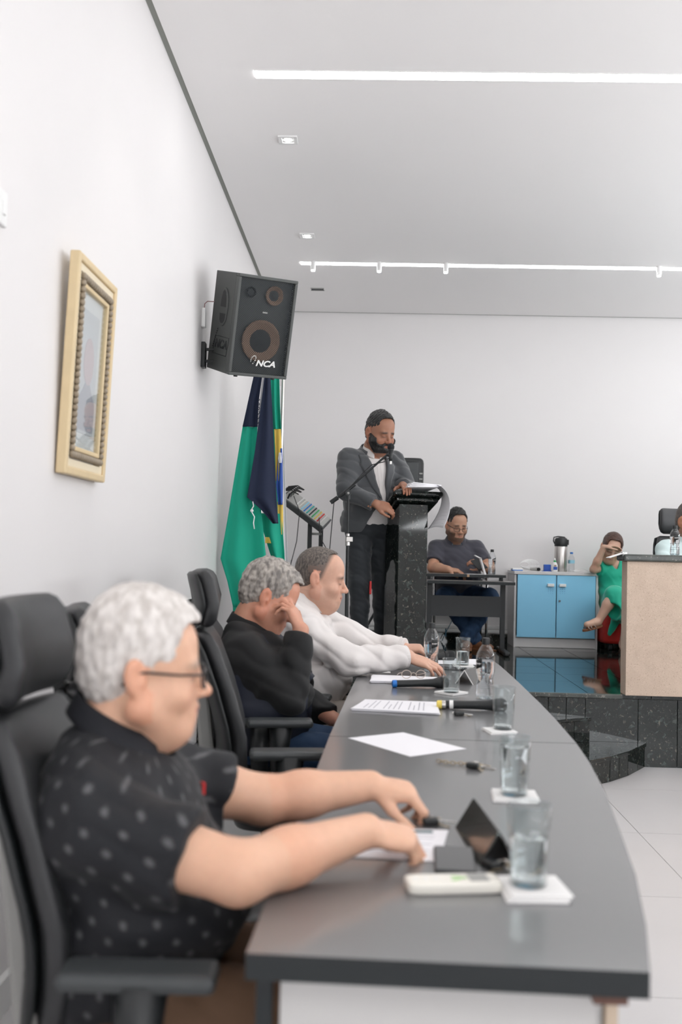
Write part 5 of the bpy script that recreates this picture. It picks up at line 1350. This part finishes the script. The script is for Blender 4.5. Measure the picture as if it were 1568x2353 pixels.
A = Shape().u(head_shape(.020), 0)                      # beard: the lower face, fuller, minus mouth and cheeks
A.disp(lambda P: -.0065 + fuzz(.0018, 170, 1.0)(P))
A.i(lambda P: P[:, 2] + .018 - np.clip((.05 - P[:, 1]) * .35, 0, .03) , .006)
A.i(lambda P: -(P[:, 1] - .008 + (P[:, 2] + .02) * .35), .006)
A.s(s_ell((0, .10, -.0665), (.0235, .03, .0085)), .004)
A.s(s_ell((0, .105, -.025), (.036, .045, .0235)), .008)
A.s(s_ell((.046, .085, -.03), (.026, .035, .026)), .008); A.s(s_ell((-.046, .085, -.03), (.026, .035, .026)), .008)
A.i(s_plane((0, .02, -.128), (0, .25, -1)), .01)
iso_obj('beard', Shape().u(s_local(A, HR, ho, hs, .24 * hs)), ho - .19 * hs, ho + .19 * hs, .004, 'hair_bk', t)
s = Shape(); torso(s, T, J['hip'], sc, .05, .002, None)
s.s(s_cap(J['neck'] + T @ np.array((0, .01, -.01)), J['neck'] + T @ np.array((0, .06, .12)), .062, .08), .01)
garment(t, 'dress_shirt', s, [J['hip'], J['neck'], J['shR'], J['shL']], .15, .008, 'shirt_w')
pl = MB(); 
for k in range(2):
    pl.tube([J['hip'] + T @ np.array((.014 * (2 * k - 1) + .004, .200 - .11 * abs(q - .22) - (.25 * max(0, q - .30)), q)) for q in np.linspace(.10, .48, 10)], .0022, 5)
pl.build('button_placket', 'shirt_w', t, off=t.location)
s = Shape(); torso(s, T, J['hip'], sc, .048, .022, None)
s.u(s_cap(J['hip'] + T @ np.array((-.05, .0, -.02)), J['hip'] + T @ np.array((.05, .0, -.02)), .155, .155), .05)
sleeve(s, J['shR'], J['elR'], J['wrR'], .084, .068, .052, 1.93, sc); sleeve(s, J['shL'], J['elL'], J['wrL'], .084, .068, .052, 1.93, sc)
s.disp(wrinkle(.0075, 20, 3.2, (.5, .5, 1.5)))
def vopen2(P, T=T, o=J['hip'], sc=sc):
    q = (P - V(*o)) @ T.astype(np.float32) / sc
    wd = np.where(q[:, 2] > .20, .020 + (q[:, 2] - .20) * .18, .020 + (.20 - q[:, 2]) * .42)
    return np.maximum(np.abs(q[:, 0]) - wd, .03 - q[:, 1]) * sc
s.s(vopen2, .008)
s.s(s_cap(J['neck'] + T @ np.array((0, .0, -.01)), J['neck'] + T @ np.array((0, .06, .12)), .068, .09), .01)
s.i(s_plane(J['hip'] + np.array((0, 0, -.045)), (0, 0, -1)), .008)
garment(t, 'blazer', s, [J['hip'], J['neck'], J['shR'], J['shL'], J['elR'], J['elL'], J['wrR'], J['wrL']], (.2, .2, .17), .0065, 'suit_g')
jk = Shape(); jk.ops = s.ops[:-3]                        # blazer volume before the front opening is cut
jk.ops = [o for o in s.ops if o[0] in ('u', 'd')]
for sx in (-1, 1):                                      # lapels lie on the blazer front
    P = []
    for k in range(14):
        q = .20 + .32 * k / 13; inner = .020 + (q - .20) * .18; wdt = .004 + .072 * min(1, k / 9) ** .8 * (1 if k < 10 else (1.12 if k == 10 else .82))
        row = []
        for j in range(5):
            p0 = J['hip'] + T @ np.array((sx * (inner - .004 + wdt * j / 4), .0, q)); row.append(snap(jk, p0, T[:, 1]) + T[:, 1] * (.003 + .002 * (j < 4)))
        P.append(row)
    MB().grid(P).build('lapel', 'suit_g', t, smooth=True, solid=.005, off=t.location)
collar(t, J['neck'] + T @ np.array((0, .014, .004)), T, 1.03, 'suit_g', r=.078, h=.05, open_=.9, tilt=.5, name='blazer_collar', flare=.02)
collar(t, J['neck'] + T @ np.array((0, .022, .018)), T, 1.0, 'shirt_w', r=.064, h=.05, open_=.30, tilt=.5, name='shirt_collar', flare=.008)
MB().cyl(J['hip'] + T @ np.array((.022, .20, .19)), J['hip'] + T @ np.array((.022, .212, .19)), .010, n=14).build('blazer_button', 'brown', t, off=t.location)
b = MB()
for k in range(2): b.cyl(J['wrR'] + np.array((-.035 - .016 * k, -.048, -.025 + .006 * k)), J['wrR'] + np.array((-.035 - .016 * k, -.057, -.027 + .006 * k)), .006, n=10)
b.build('cuff_buttons', 'brown', t, off=t.location)
legs(t, J, sc, 'tr_dark', 'shoe_b', .0075, T, (.098, .076, .064), .005, shoe_dir=T[:, 1] * V(1, 1, 0))
MB().box(tuple(np.array((.012, 7.17, 1.06)) - np.array(t.location)), (.016, .03, .095)).build('red_tag', 'redp', t, bevel=.005)

# ---- E: man at the side desk looking at a phone
SCE = 1.08
spec = dict(label='bearded man with glasses in a charcoal polo seated at the side desk', base=(.83, 9.4, S), sc=SCE, hs=1.15, h=.0055, skin=SK_E, brow=(.02, .013, .01), fat=.05, fat_face=.012, stubble=(.05, .032, .025), st_amt=.8, neck=.06,
  J=dict(head=(.805, 9.30, 1.575), hip=(.83, 9.42, .93), neck=(.805, 9.385, 1.43), shR=(.63, 9.37, 1.36), elR=(.585, 9.22, 1.18), wrR=(.715, 9.045, 1.168), shL=(1.00, 9.39, 1.36), elL=(1.095, 9.25, 1.185), wrL=(1.035, 9.08, 1.20),
         hpR=(.75, 9.38, .92), hpL=(.91, 9.38, .92), knR=(.69, 8.985, .93), knL=(1.085, 8.985, .93), anR=(.965, 9.06, .545), anL=(.89, 8.99, .56)),
  T=facing(178, 2), HR=facing(165, 15, 0), arm=(.056, .045, .032),
  handR=dict(f=(.95, -.2, -.1), n=(0, -.25, .97), side=1, curls=[(.45, .6, .3)] * 4, sc=1.05),
  handL=dict(f=(-.75, -.15, .45), n=(.3, -.75, .6), side=-1, curls=[(.7, .8, .4)] * 4, sc=1.0),
  hair=dict(front=.038, top=.018, side=.002, nape=-.066, amp=.0048, fr=100, recede=.002, seed=4.0, volume=.01), hair_m='hair_bk')
t, J, T, HR, ho, hs, sc = person(spec)
s = Shape(); torso(s, T, J['hip'], sc, .06, .012, None)
sleeve(s, J['shR'], J['elR'], J['wrR'], .078, .068, 0, .72, sc); sleeve(s, J['shL'], J['elL'], J['wrL'], .078, .068, 0, .72, sc)
s.disp(wrinkle(.004, 17, 2.7))
s.s(s_cap(J['neck'] + T @ np.array((0, .01, -.015)), J['neck'] + T @ np.array((0, .07, .12)), .062, .085), .01)
garment(t, 'polo_shirt', s, [J['hip'], J['neck'], J['shR'], J['shL'], between(J['shR'], J['elR'], .8), between(J['shL'], J['elL'], .8)], .17, .008, 'polo_n')
collar(t, J['neck'] + T @ np.array((0, .014, .008)), T, 1.1, 'polo_n', r=.072, h=.045, open_=.5, tilt=.6, flare=.02)
collar(t, J['neck'] + T @ np.array((0, .016, .018)), T, 1.05, 'lblue', r=.066, h=.035, open_=.5, tilt=.6, name='collar_lining')
MB().box(tuple(J['neck'] + T @ np.array((0, .148, -.115)) - np.array(t.location)), (.014, .006, .06), T @ rotx(.35)).build('placket', 'lblue', t)
legs(t, J, sc, 'jeans', 'brown', .0085, T, (.095, .074, .062), .005, shoe_dir=dict(R=(.75, -.65, 0), L=(-.1, -1, 0)))
eyeglasses(t, HR, ho, hs, 'gl_frame', .0017, .023, .016, True, .004)

# ---- F: woman in a green dress
SCF = 1.0
spec = dict(label='woman in an emerald dress sitting cross-legged with hand on forehead', base=(2.33, 9.42, S), sc=SCF, hs=1.08, h=.0052, skin=SK_F, brow=(.06, .03, .02), fat=.02, fat_face=.006, neck=.048, bare_legs=True,
  J=dict(head=(2.250, 9.34, 1.395), hip=(2.36, 9.45, .86), neck=(2.290, 9.41, 1.285), shR=(2.175, 9.40, 1.225), elR=(2.080, 9.30, 1.195), wrR=(2.150, 9.225, 1.405), shL=(2.45, 9.42, 1.235), elL=(2.55, 9.30, 1.02), wrL=(2.48, 9.10, 1.0),
         hpR=(2.29, 9.40, .85), hpL=(2.43, 9.40, .85), knR=(2.20, 9.0, .99), knL=(2.36, 9.02, .88), anR=(2.055, 8.99, .735), anL=(2.305, 9.10, .535), toeR=(1.945, 8.93, .71), toeL=(2.29, 8.98, .480)),
  T=facing(185, 10, -8), HR=facing(186, 20, -14), arm=(.043, .036, .025),
  handR=dict(f=(.86, .12, .12), n=(-.25, .1, .95), side=1, curls=[(.35, .35, .2), (.4, .4, .2), (.45, .45, .2), (.5, .5, .3)], sc=.95, thumb=(.6, .6, -.4)),
  handL=dict(f=(-.6, -.7, -.1), n=(0, 0, 1), side=-1, sc=.92),
  hair=dict(front=.034, top=.012, side=.009, nape=-.088, amp=.0025, fr=120, recede=-.006, seed=5.0, volume=.045), hair_m='hair_br', eye_open=0)
t, J, T, HR, ho, hs, sc = person(spec)
s = Shape(); torso(s, T, J['hip'], sc, .03, .006, None)
sleeve(s, J['shR'], J['elR'], J['wrR'], .066, .066, 0, .62, sc); sleeve(s, J['shL'], J['elL'], J['wrL'], .066, .066, 0, .6, sc)
s.u(s_cap(J['hpR'], J['knR'] + np.array((.0, .03, -.02)), .115, .085), .05); s.u(s_cap(J['hpL'], J['knL'], .115, .09), .05)
s.u(s_cap(J['knR'] + np.array((.03, .02, -.02)), np.array((2.20, 8.98, .83)), .080, .085), .05); s.u(s_cap(J['knL'], np.array((2.36, 9.01, .77)), .085, .10), .05)
s.u(s_cap(np.array((2.27, 9.05, .86)), np.array((2.19, 9.12, .62)), .06, .02), .04)
s.disp(wrinkle(.0045, 19, 1.7, (1.4, .4, .5)))
s.s(s_cap(J['neck'] + T @ np.array((0, .01, -.01)), J['neck'] + T @ np.array((0, .07, .12)), .052, .08), .01)
s.s(s_cap(J['neck'] + T @ np.array((0, .06, -.01)), J['neck'] + T @ np.array((0, .115, -.11)), .036, .004), .012)
s.s(s_cap(J['knR'] + np.array((-.03, -.05, -.16)), np.array((2.07, 8.97, .70)), .075, .085), .02)
s.s(s_cap(np.array((2.36, 8.95, .66)), np.array((2.31, 9.0, .55)), .09, .12), .02)
garment(t, 'dress', s, [J['hip'], J['neck'], J['shR'], J['shL'], between(J['shL'], J['elL'], .7), J['knR'], J['knL'], (2.2, 9.0, .60)], .17, .0075, 'dress')
collar(t, J['neck'] + T @ np.array((0, .01, -.002)), T, .95, 'dress', r=.062, h=.05, open_=.75, tilt=.75, flare=.03)
b = MB()
for k in range(4): b.ball(J['neck'] + T @ np.array((.0, .128 - .004 * k, -.15 - .055 * k)), .007, 8)
b.build('dress_buttons', 'silver', t, off=t.location)
eyeglasses(t, HR, ho, hs, 'gl_clear', .0016, .024, .018)
for sd in 'RL':
    a, q = J['an' + sd], J['toe' + sd]; f = q - a; f /= np.linalg.norm(f); Rf = frame3(f, (0, 0, 1)); c = between(a, q, .55) - Rf[:, 2] * .040
    so = MB().prism([(.034 * math.cos(x) * (1 + .2 * math.sin(x)), .115 * math.sin(x)) for x in np.linspace(0, 2 * PI, 24, endpoint=False)], -.012, .008, R=Rf, c=c).build('sandal', 'brown', t, off=t.location, bevel=.003)
    b = MB()
    for yy, zz in ((-.01, .046), (.03, .036), (.06, .032)): b.tube([c + Rf @ np.array((.036 * math.cos(x), yy + .012 * math.sin(3 * x), zz * math.sin(x) * 1.1)) for x in np.linspace(0, PI, 12)], .0055, 6)
    b.build('strap', 'bronze', so, off=t.location, smooth=True)

# ---- G: man behind the counter at the frame edge
SCG = 1.04
spec = dict(label='man in a pale mint polo behind the stone counter at the right edge', base=(2.29, 7.12, S), sc=SCG, hs=1.16, h=.0052, skin=SK_G, brow=(.02, .013, .01), fat=.03, fat_face=.006, stubble=(.10, .06, .045), st_amt=.4,
  J=dict(head=(2.268, 7.08, 1.578), hip=(2.29, 7.12, .95), neck=(2.28, 7.12, 1.45), shR=(2.105, 7.11, 1.375), elR=(2.062, 6.96, 1.25), wrR=(2.17, 6.76, 1.255), shL=(2.47, 7.11, 1.38), elL=(2.54, 6.95, 1.26), wrL=(2.42, 6.76, 1.255),
         hpR=(2.2, 7.08, .94), hpL=(2.38, 7.08, .94), knR=(2.19, 6.74, .93), knL=(2.40, 6.74, .93), anR=(2.19, 6.80, .55), anL=(2.40, 6.80, .55)),
  T=facing(182, 2), HR=facing(150, 10, 0), arm=(.056, .046, .031),
  handR=dict(f=(.8, -.5, 0), n=(0, 0, 1), side=1, sc=1.0), handL=dict(f=(-.8, -.5, 0), n=(0, 0, 1), side=-1, sc=1.0),
  hair=dict(front=.034, top=.006, side=.000, nape=-.062, amp=.001, fr=250, recede=.0, seed=1.0), hair_m='hair_dk')
t, J, T, HR, ho, hs, sc = person(spec)
s = Shape(); torso(s, T, J['hip'], sc, .03, .012, None)
sleeve(s, J['shR'], J['elR'], J['wrR'], .080, .070, 0, .70, sc); sleeve(s, J['shL'], J['elL'], J['wrL'], .080, .070, 0, .70, sc)
s.disp(wrinkle(.004, 17, 4.7))
s.s(s_cap(J['neck'] + T @ np.array((0, .01, -.015)), J['neck'] + T @ np.array((0, .07, .12)), .060, .085), .01)
garment(t, 'polo_shirt', s, [J['hip'], J['neck'], J['shR'], J['shL'], between(J['shR'], J['elR'], .8), between(J['shL'], J['elL'], .8)], .17, .008, 'mint')
collar(t, J['neck'] + T @ np.array((0, .014, .008)), T, 1.1, 'mint', r=.072, h=.05, open_=.5, tilt=.55, flare=.02)
legs(t, J, sc, 'jeans', 'shoe_b', .011, T, (.092, .070, .058), .004, shoe_dir=(0, -1, 0))
# ------------------------------------------------------------------ things on the council table
def squiggle(n, L, h): return [(L * (i / n - .5), h * math.sin(i * 2.4) * (.5 + .5 * math.sin(i * .9))) for i in range(n + 1)]
def tumbler(label, x, y, level, z=TZ + .0012, mtl='glass', r0=.0325, r1=.0375, H=.137):
    t = thing('water_glass', label, 'glass', (x, y, z), 0, 'drinking glasses on the table')
    MB().lathe([(r0 - .003, 0), (r0, .003), (r0 + (r1 - r0) * .5, H * .5), (r1, H), (r1 - .0018, H + .0006), (r1 - .0024, H - .001), (r0 + (r1 - r0) * .5 - .0024, H * .5), (r0 - .0026, .012), (.002, .011)], n=36).build('tumbler', mtl, t, smooth=True)
    MB().tube([(r1 * math.cos(a), r1 * math.sin(a), H) for a in np.linspace(0, 2 * PI, 37)], .0013, 6).build('rim', 'rimglass', t, smooth=True)
    MB().lathe([(r0 - .004, .0015), (r0 - .0032, .010), (.001, .0105)], n=32).build('glass_base', 'rimglass', t, smooth=True)
    if level:
        rt = r0 + (r1 - r0) * level - .0032
        MB().lathe([(r0 - .0034, .0125), (rt, H * level), (rt - .002, H * level - .0008), (.001, H * level - .0008)], n=36).build('water', 'water', t, smooth=False, auto=50)
    return t
M['rimglass'] = thin_glass('thick_glass', (.86, .89, .90), 1.7, .05)
def coaster(label, x, y, rz, n=2, s=.098, z=TZ):
    t = thing('paper_coaster', label, 'coaster', (x, y, z), math.radians(rz), 'white paper coasters')
    for k in range(n): MB().box((.003 * k, .002 * k, .0022 + .0042 * k), (s, s, .004), rotz(.03 * k)).build('coaster_sheet', 'card', t, bevel=.0012)
    return t
coaster('white coaster stack under the nearest water glass', .294, 1.757, 3, 3, .106)
tumbler('nearest tall water glass beside the white remote control', .289, 1.765, .60, TZ + .0132, mtl='glass')
coaster('white coaster under the second glass from the near end', .360, 2.425, -4, 2, .106)
tumbler('second water glass from the near end, filled almost full', .360, 2.425, .84, TZ + .009)
coaster('white coaster under the glass at the end of the yellow-tipped microphone', .437, 3.295, 12, 2, .09)
tumbler('empty glass in front of the yellow-tipped microphone head', .452, 3.31, .06, TZ + .009)
coaster('white coaster turned diagonally under the glass by the blue-ringed microphone', .350, 4.145, 45, 2, .10)
tumbler('empty glass before the head of the blue-ringed microphone', .348, 4.125, .10, TZ + .009)
coaster('white coaster under the farthest glass on the table', .49, 5.13, 0, 2, .10)
tumbler('farthest glass on the table beside the white-shirted man', .487, 5.12, .5, TZ + .009)
def bottle(label, x, y, z, H=.24, r=.0365, face=-1.75, level=.62):
    k = H / .24
    t = thing('water_bottle', label, 'bottle', (x, y, z), 0, 'clear bottles with black caps')
    prof = [(.026, .0), (.033, .004), (.0355, .018), (.034, .035), (.0345, .05), (.031, .075), (.0305, .085), (.034, .10), (.0365, .108), (.0365, .165), (.034, .178), (.024, .20), (.0135, .215), (.013, .222)]
    MB().lathe([(a * r / .0365, b * k) for a, b in prof], n=32, cap1=False).build('bottle_body', 'petthin', t, smooth=True)
    b = MB()
    for zz in (.045, .062, .095): b.tube([(.0345 * r / .0365 * math.cos(a), .0345 * r / .0365 * math.sin(a), zz * k) for a in np.linspace(0, 2 * PI, 33)], .0011, 6)
    for j in range(5):
        a = 2 * PI * j / 5; b.ball((.022 * math.cos(a), .022 * math.sin(a), .006), (.009, .009, .006), 8)
    b.build('moulded_ribs', 'rimglass', t, smooth=True)
    MB().lathe([(.0335 * r / .0365, .0025), (.0335 * r / .0365, .05 * k), (.0295 * r / .0365, .08 * k), (.0355 * r / .0365, .112 * k), (.0355 * r / .0365, .24 * level * k), (.001, .24 * level * k)], n=28).build('water', 'water', t, auto=50)
    MB().lathe([(.0155, .214 * k), (.0155, .236 * k), (.0145, .24 * k)], n=24).build('cap', 'black', t, auto=40)
    P = [[(.0372 * r / .0365 * math.cos(face + u), .0372 * r / .0365 * math.sin(face + u), (.122 + .036 * v + .004 * math.sin(4 * u)) * k) for u in np.linspace(-.45, .45, 10)] for v in np.linspace(0, 1, 4)]
    lb = MB().grid(P).build('label_patch', 'black', t, smooth=True, solid=.0004)
    sq = squiggle(22, .72, .006)
    MB().tube([(.0378 * r / .0365 * math.cos(face + u), .0378 * r / .0365 * math.sin(face + u), (.140 + v) * k) for u, v in sq], .0009, 5).build('label_script', 'card', lb)
    return t
bottle('clear water bottle with black cap standing by the small name plate', .475, 4.03, TZ, .243, .0375, -2.5)
bottle('clear water bottle with black cap in front of the white-shirted man\'s hand', 0.311, 4.875, TZ, .236, .037, -1.2)
bottle('clear water bottle with black cap on the stone counter', 1.955, 6.445, CTZ, .19, .031, -1.55)
bottle('clear water bottle with black cap on the side desk', 1.10, 8.98, S + .679, .225, .034, -.9)
def handmic(label, a, b, ring, z=TZ, ring2=None, rad=.0175):
    a = np.array((*a, z + rad * .9)); b = np.array((*b, z + rad * 1.35)); d = b - a; L = np.linalg.norm(d); R = frame3(d, (0, 0, 1))
    t = thing('handheld_microphone', label, 'microphone', tuple(a)); Rz = np.stack([R[:, 0], R[:, 2], R[:, 1]], 1)
    def lt(prof, nm, mt): return MB().lathe(prof, (0, 0, 0), 22, R=np.stack([R[:, 0], np.cross(R[:, 1], R[:, 0]), R[:, 1]], 1)).build(nm, mt, t, smooth=False, auto=40)
    lt([(rad * .55, .0), (rad * .9, .003), (rad * .92, .02)], 'tail_ring', ring)
    if ring2: lt([(rad * .93, .021), (rad * .93, .034)], 'silver_band', 'silver'); lt([(rad * .97, .048), (rad * .97, .062)], 'white_band', 'card')
    lt([(rad * .86, .02), (rad * .88, L * .5), (rad, L * .72), (rad * 1.2, L - .055)], 'handle', 'black')
    lt([(rad * 1.2, L - .055), (rad * 1.42, L - .045), (rad * 1.42, L - .038)], 'collar_ring', 'blackm')
    lt([(rad * 1.38, L - .038), (rad * 1.46, L - .022), (rad * 1.3, L - .008), (rad * .8, L - .0005), (.001, L)], 'grille', 'mesh_b')
    return t
handmic('black wireless microphone with a yellow tail ring lying across papers', (.262, 3.74), (.520, 3.72), 'yel_r', ring2=True)
handmic('black wireless microphone with a blue tail ring', (.108, 4.28), (.352, 4.31), 'blue_r')
handmic('black microphone at the far end of the table behind the bottle', (.30, 5.36), (.47, 5.385), 'black', rad=.02)
def sheet(label, pts, n=1, th=.0006, lines=0, name='paper_sheet', z=TZ + .0008):
    c = np.mean(np.array(pts, float), 0); t = thing(name, label, 'paper', (c[0], c[1], z), 0)
    for k in range(n):
        rr = rotz(.025 * math.sin(k * 2.1))[:2, :2]
        MB().prism([tuple(rr @ (np.array(p) - c) + np.array((.002 * math.sin(k), .003 * math.cos(1.7 * k)))) for p in pts], th * k, th * (k + 1) - .0001).build('page', 'paper', t)
    if lines:
        p = [np.array(q, float) - c for q in pts]; b = MB()
        for i in range(lines):
            f = .12 + .76 * i / max(1, lines - 1)
            if i % 5 == 3: continue
            a, b_ = p[0] * (1 - f) + p[3] * f, p[1] * (1 - f) + p[2] * f; a2 = a * .88 + b_ * .12; b2 = a * (.14 + .3 * ((i * 7) % 5 == 0)) + b_ * (.86 - .3 * ((i * 7) % 5 == 0)); nrm = np.array((-(b2 - a2)[1], (b2 - a2)[0])); nrm = nrm / np.linalg.norm(nrm) * .0016
            b.add([(*(a2 - nrm), th * n + .0002), (*(b2 - nrm), th * n + .0002), (*(b2 + nrm), th * n + .0002), (*(a2 + nrm), th * n + .0002)], [(0, 1, 2, 3)])
        b.build('printed_lines', 'ink', t)
    return t
sheet('single blank white sheet lying askew before the empty chair', [(-.054, 3.111), (.121, 3.234), (.302, 2.996), (.129, 2.86)])
sheet('stack of printed pages under the yellow-tipped microphone', [(-.053, 3.64), (-.003, 3.868), (.272, 3.854), (.262, 3.593)], 7, .0012, 14, 'paper_stack')
sheet('stack of pages under the folded eyeglasses', [(.017, 4.40), (.024, 4.603), (.347, 4.58), (.324, 4.40)], 9, .0012, 0, 'paper_stack')
sheet('printed page under the hands of the man in the patterned polo', [(.010, 2.124), (.18, 2.124), (.141, 1.91), (-.03, 1.924)], 2, .0006, 9)
MB().box((.045, .085, .0018), (.05, .016, .0006)).build('printed_header', 'inkd', bpy.data.objects['paper_sheet.001'])
sheet('papers spread under the hands of the white-shirted man', [(.215, 5.44), (.60, 5.46), (.585, 5.20), (.20, 5.18)], 3, .001, 6, 'paper_stack')
t = thing('name_strip', 'narrow white label strip by the white-shirted man', 'label', (.042, 4.81, TZ))
MB().box((0, 0, .001), (.142, .085, .0016)).build('strip', 'card', t); MB().box((0, 0, .0021), (.11, .02, .0004)).build('strip_print', 'panel_w', t)
# remote control
t = thing('remote_control', 'white air-conditioner remote control at the near table end', 'remote control', (.158, 1.762, TZ), math.radians(9))
P = [(.083 * math.copysign(abs(math.cos(a)) ** .25, math.cos(a)), .029 * math.copysign(abs(math.sin(a)) ** .3, math.sin(a))) for a in np.linspace(0, 2 * PI, 40, endpoint=False)]
MB().prism(P, .0, .020).build('case', 'ivory', t, bevel=.005)
MB().box((.045, 0, .0205), (.034, .036, .0012)).build('display', 'lgrey', t)
MB().box((.01, -.004, .0204), (.03, .006, .001), rotz(.5)).box((.012, .004, .0204), (.028, .005, .001), rotz(-.4)).build('green_print', mat('pale_green_print', (.35, .62, .22), .5), t)
for k in range(3): MB().cyl((-.03 - .018 * k, 0, .019), (-.03 - .018 * k, 0, .0212), .005, n=14).build('button', 'white', t)
t = thing('smartphone', 'dark smartphone lying beside the name plate at the near end', 'phone', (.174, 1.912, TZ), math.radians(-3))
MB().box((0, 0, .0045), (.078, .155, .009)).build('phone_body', 'black', t, bevel=.004); MB().box((0, 0, .0093), (.071, .147, .0006)).build('phone_screen', 'screen', t)
def tent(label, c, ang, L, w, hgt, edge):
    t = thing('name_plate', label, 'name plate', (*c, TZ), ang, 'tent name plates')
    for sg in (-1, 1):
        a = math.atan2(hgt, w / 2)
        MB().box((sg * w / 4, 0, hgt / 2), (math.hypot(w / 2, hgt), L, .003), roty(sg * a)).build('plate', 'tentdark', t)
        MB().box((sg * w / 4, -L / 2 - .0008, hgt / 2), (math.hypot(w / 2, hgt), .0015, .004), roty(sg * a)).build('plate_edge', edge, t)
    return t
M['tentdark'] = mat('smoked_acrylic', (.05, .05, .045), .15, coat=.4)
tent('dark tent name plate beside the smartphone', (.245, 2.03), math.radians(5), .25, .075, .062, 'tentdark')
tent('small dark name plate with a white edge near the bottle', (.472, 4.52), math.radians(-28), .17, .085, .062, 'card')
def keys(label, c, rz, n=4, chain=0):
    t = thing('key_bunch', label, 'keys', (*c, TZ), math.radians(rz), 'bunches of keys')
    MB().tube([(.014 * math.cos(a), .014 * math.sin(a), .006 + .003 * math.sin(a)) for a in np.linspace(0, 2 * PI, 20)], .0015, 6).build('key_ring', 'silver', t, smooth=True)
    for k in range(n):
        R = rotz(.9 * k - 1.0) @ roty(.12 * k); f = lambda x, y, z: R @ np.array((x, y, z)) + np.array((0, 0, .004 + .004 * k))
        MB().box(f(.045, 0, 0), (.034, .007, .002), R).lathe([(.011, -.0012), (.011, .0012)], f(.020, 0, 0), 14, R=R).box(f(.055, .004, 0), (.004, .006, .002), R).build('key', 'silver' if k % 2 else 'brassk', t)
    MB().box((.0, -.022, .009), (.034, .022, .014)).build('key_fob', 'black', t, bevel=.004)
    for k in range(chain):
        MB().tube([(-.018 - .0105 * k + .0075 * math.cos(a), .004 * math.sin(k) + (.0045 * math.sin(a) if k % 2 else 0), .006 + (0 if k % 2 else .0045 * math.sin(a))) for a in np.linspace(0, 2 * PI, 12)], .0014, 5).build('chain_link', 'brassk', t, smooth=True)
    return t
M['brassk'] = mat('dull_brass', (.45, .38, .28), .35, 1)
keys('bunch of keys in front of the dark name plate', (.258, 1.895), -60, 4)
keys('bunch of keys with a long chain on the bare table', (.30, 2.755), -20, 4, 9)
keys('bunch of keys beside the yellow-tipped microphone', (.325, 3.615), 20, 3)
keys('dark key case near the far hand of the man in the patterned polo', (.140, 2.185), 10, 3)
t = thing('spectacles', 'clear folded eyeglasses lying on a stack of pages', 'eyeglasses', (.21, 4.50, TZ + .0125), math.radians(12))
b = MB()
for sx in (-1, 1):
    b.tube([(sx * .033 + .022 * math.cos(a), 0, .019 + .018 * math.sin(a)) for a in np.linspace(0, 2 * PI, 22)], .0016, 6)
    b.tube([(sx * .056, 0, .026), (sx * .06, .03, .02), (sx * .05, .10, .004), (sx * .045, .125, .002)], .0017, 6)
b.tube([(-.011, 0, .022), (0, 0, .026), (.011, 0, .022)], .0015, 6)
b.build('frame', 'gl_clear', t, smooth=True)
t = thing('pen_case', 'black pen case by the elbow of the white-shirted man', 'case', (.135, 5.08, TZ), math.radians(6))
MB().box((0, 0, .008), (.15, .045, .016)).build('case_body', 'black', t, bevel=.006); MB().tube([(-.09, 0, .004), (-.07, .01, .012), (-.06, -.01, .005)], .003, 6).build('zip_pull', 'silver', t)
t = thing('smartphone', 'black phone under the fingers of the white-shirted man', 'phone', (.42, 4.985, TZ), math.radians(80))
MB().box((0, 0, .0045), (.075, .15, .009)).build('phone_body', 'black', t, bevel=.004); MB().box((0, 0, .0093), (.068, .142, .0006)).build('phone_screen', 'screen', t)
# ------------------------------------------------------------------ things at the side desk, red seat, cables by the steps
DZ = S + .679
t = thing('tablet', 'black tablet held by the man at the side desk', 'tablet', (.985, 8.985, DZ + .045))
RTb = facing(170, -52, 20)
MB().box((0, 0, .045), (.10, .008, .14), RTb).build('tablet_case', 'black', t, bevel=.003); MB().box(tuple(RTb @ np.array((0, -.005, 0)) + np.array((0, 0, .045))), (.09, .001, .13), RTb).build('tablet_screen', 'screen', t)
t = thing('desk_sign', 'thin white folded sign standing on the side desk', 'sign', (1.005, 8.88, DZ))
MB().box((0, 0, .075), (.012, .10, .155), roty(-.30)).box((-.045, 0, .155), (.06, .10, .008), roty(.45)).build('card', 'card', t)
sheet('white page lying flat on the side desk', [(.87, 8.80), (1.02, 8.80), (1.02, 8.99), (.87, 8.99)], 2, .0008, 0, z=DZ + .0005)
t = thing('red_seat', 'red upholstered seat on black casters under the woman', 'seat', (2.36, 9.42, S))
P = [[(.205 * k * math.copysign(abs(math.cos(a)) ** .35, math.cos(a)), .205 * k * math.copysign(abs(math.sin(a)) ** .35, math.sin(a)), z) for a in np.linspace(0, 2 * PI, 40, endpoint=False)] for k, z in ((.9, .065), (.98, .075), (1, .10), (.99, .26), (.95, .31), (.85, .325))]
MB().rings(P).build('seat_body', 'red', t, smooth=True)
for sx in (-1, 1):
    for sy in (-1, 1): MB().cyl((sx * .13 - .015, sy * .15, .03), (sx * .13 + .015, sy * .15, .03), .03, n=16).box((sx * .13, sy * .15, .055), (.03, .03, .03)).build('caster', 'black', t)
t = thing('cable_bundle', 'tangle of grey cables hanging by the steps at the left wall', 'cable', (-.96, 6.0, .31))
for k, pts in enumerate(([(0.0, .3, .42), (.02, .2, .25), (-.02, .05, .12), (.02, .0, .01), (.06, -.05, .006)], [(.05, .3, .40), (.04, .15, .2), (.05, .05, .10), (.0, -.02, .006), (.0, -.06, -.16), (.03, -.1, -.15)], [(-.02, .28, .30), (.03, .1, .15), (.08, .05, .05), (.10, .0, .006)])):
    MB().tube(pts, .005, 6).build('cable_strand', 'cable_g', t, smooth=True)
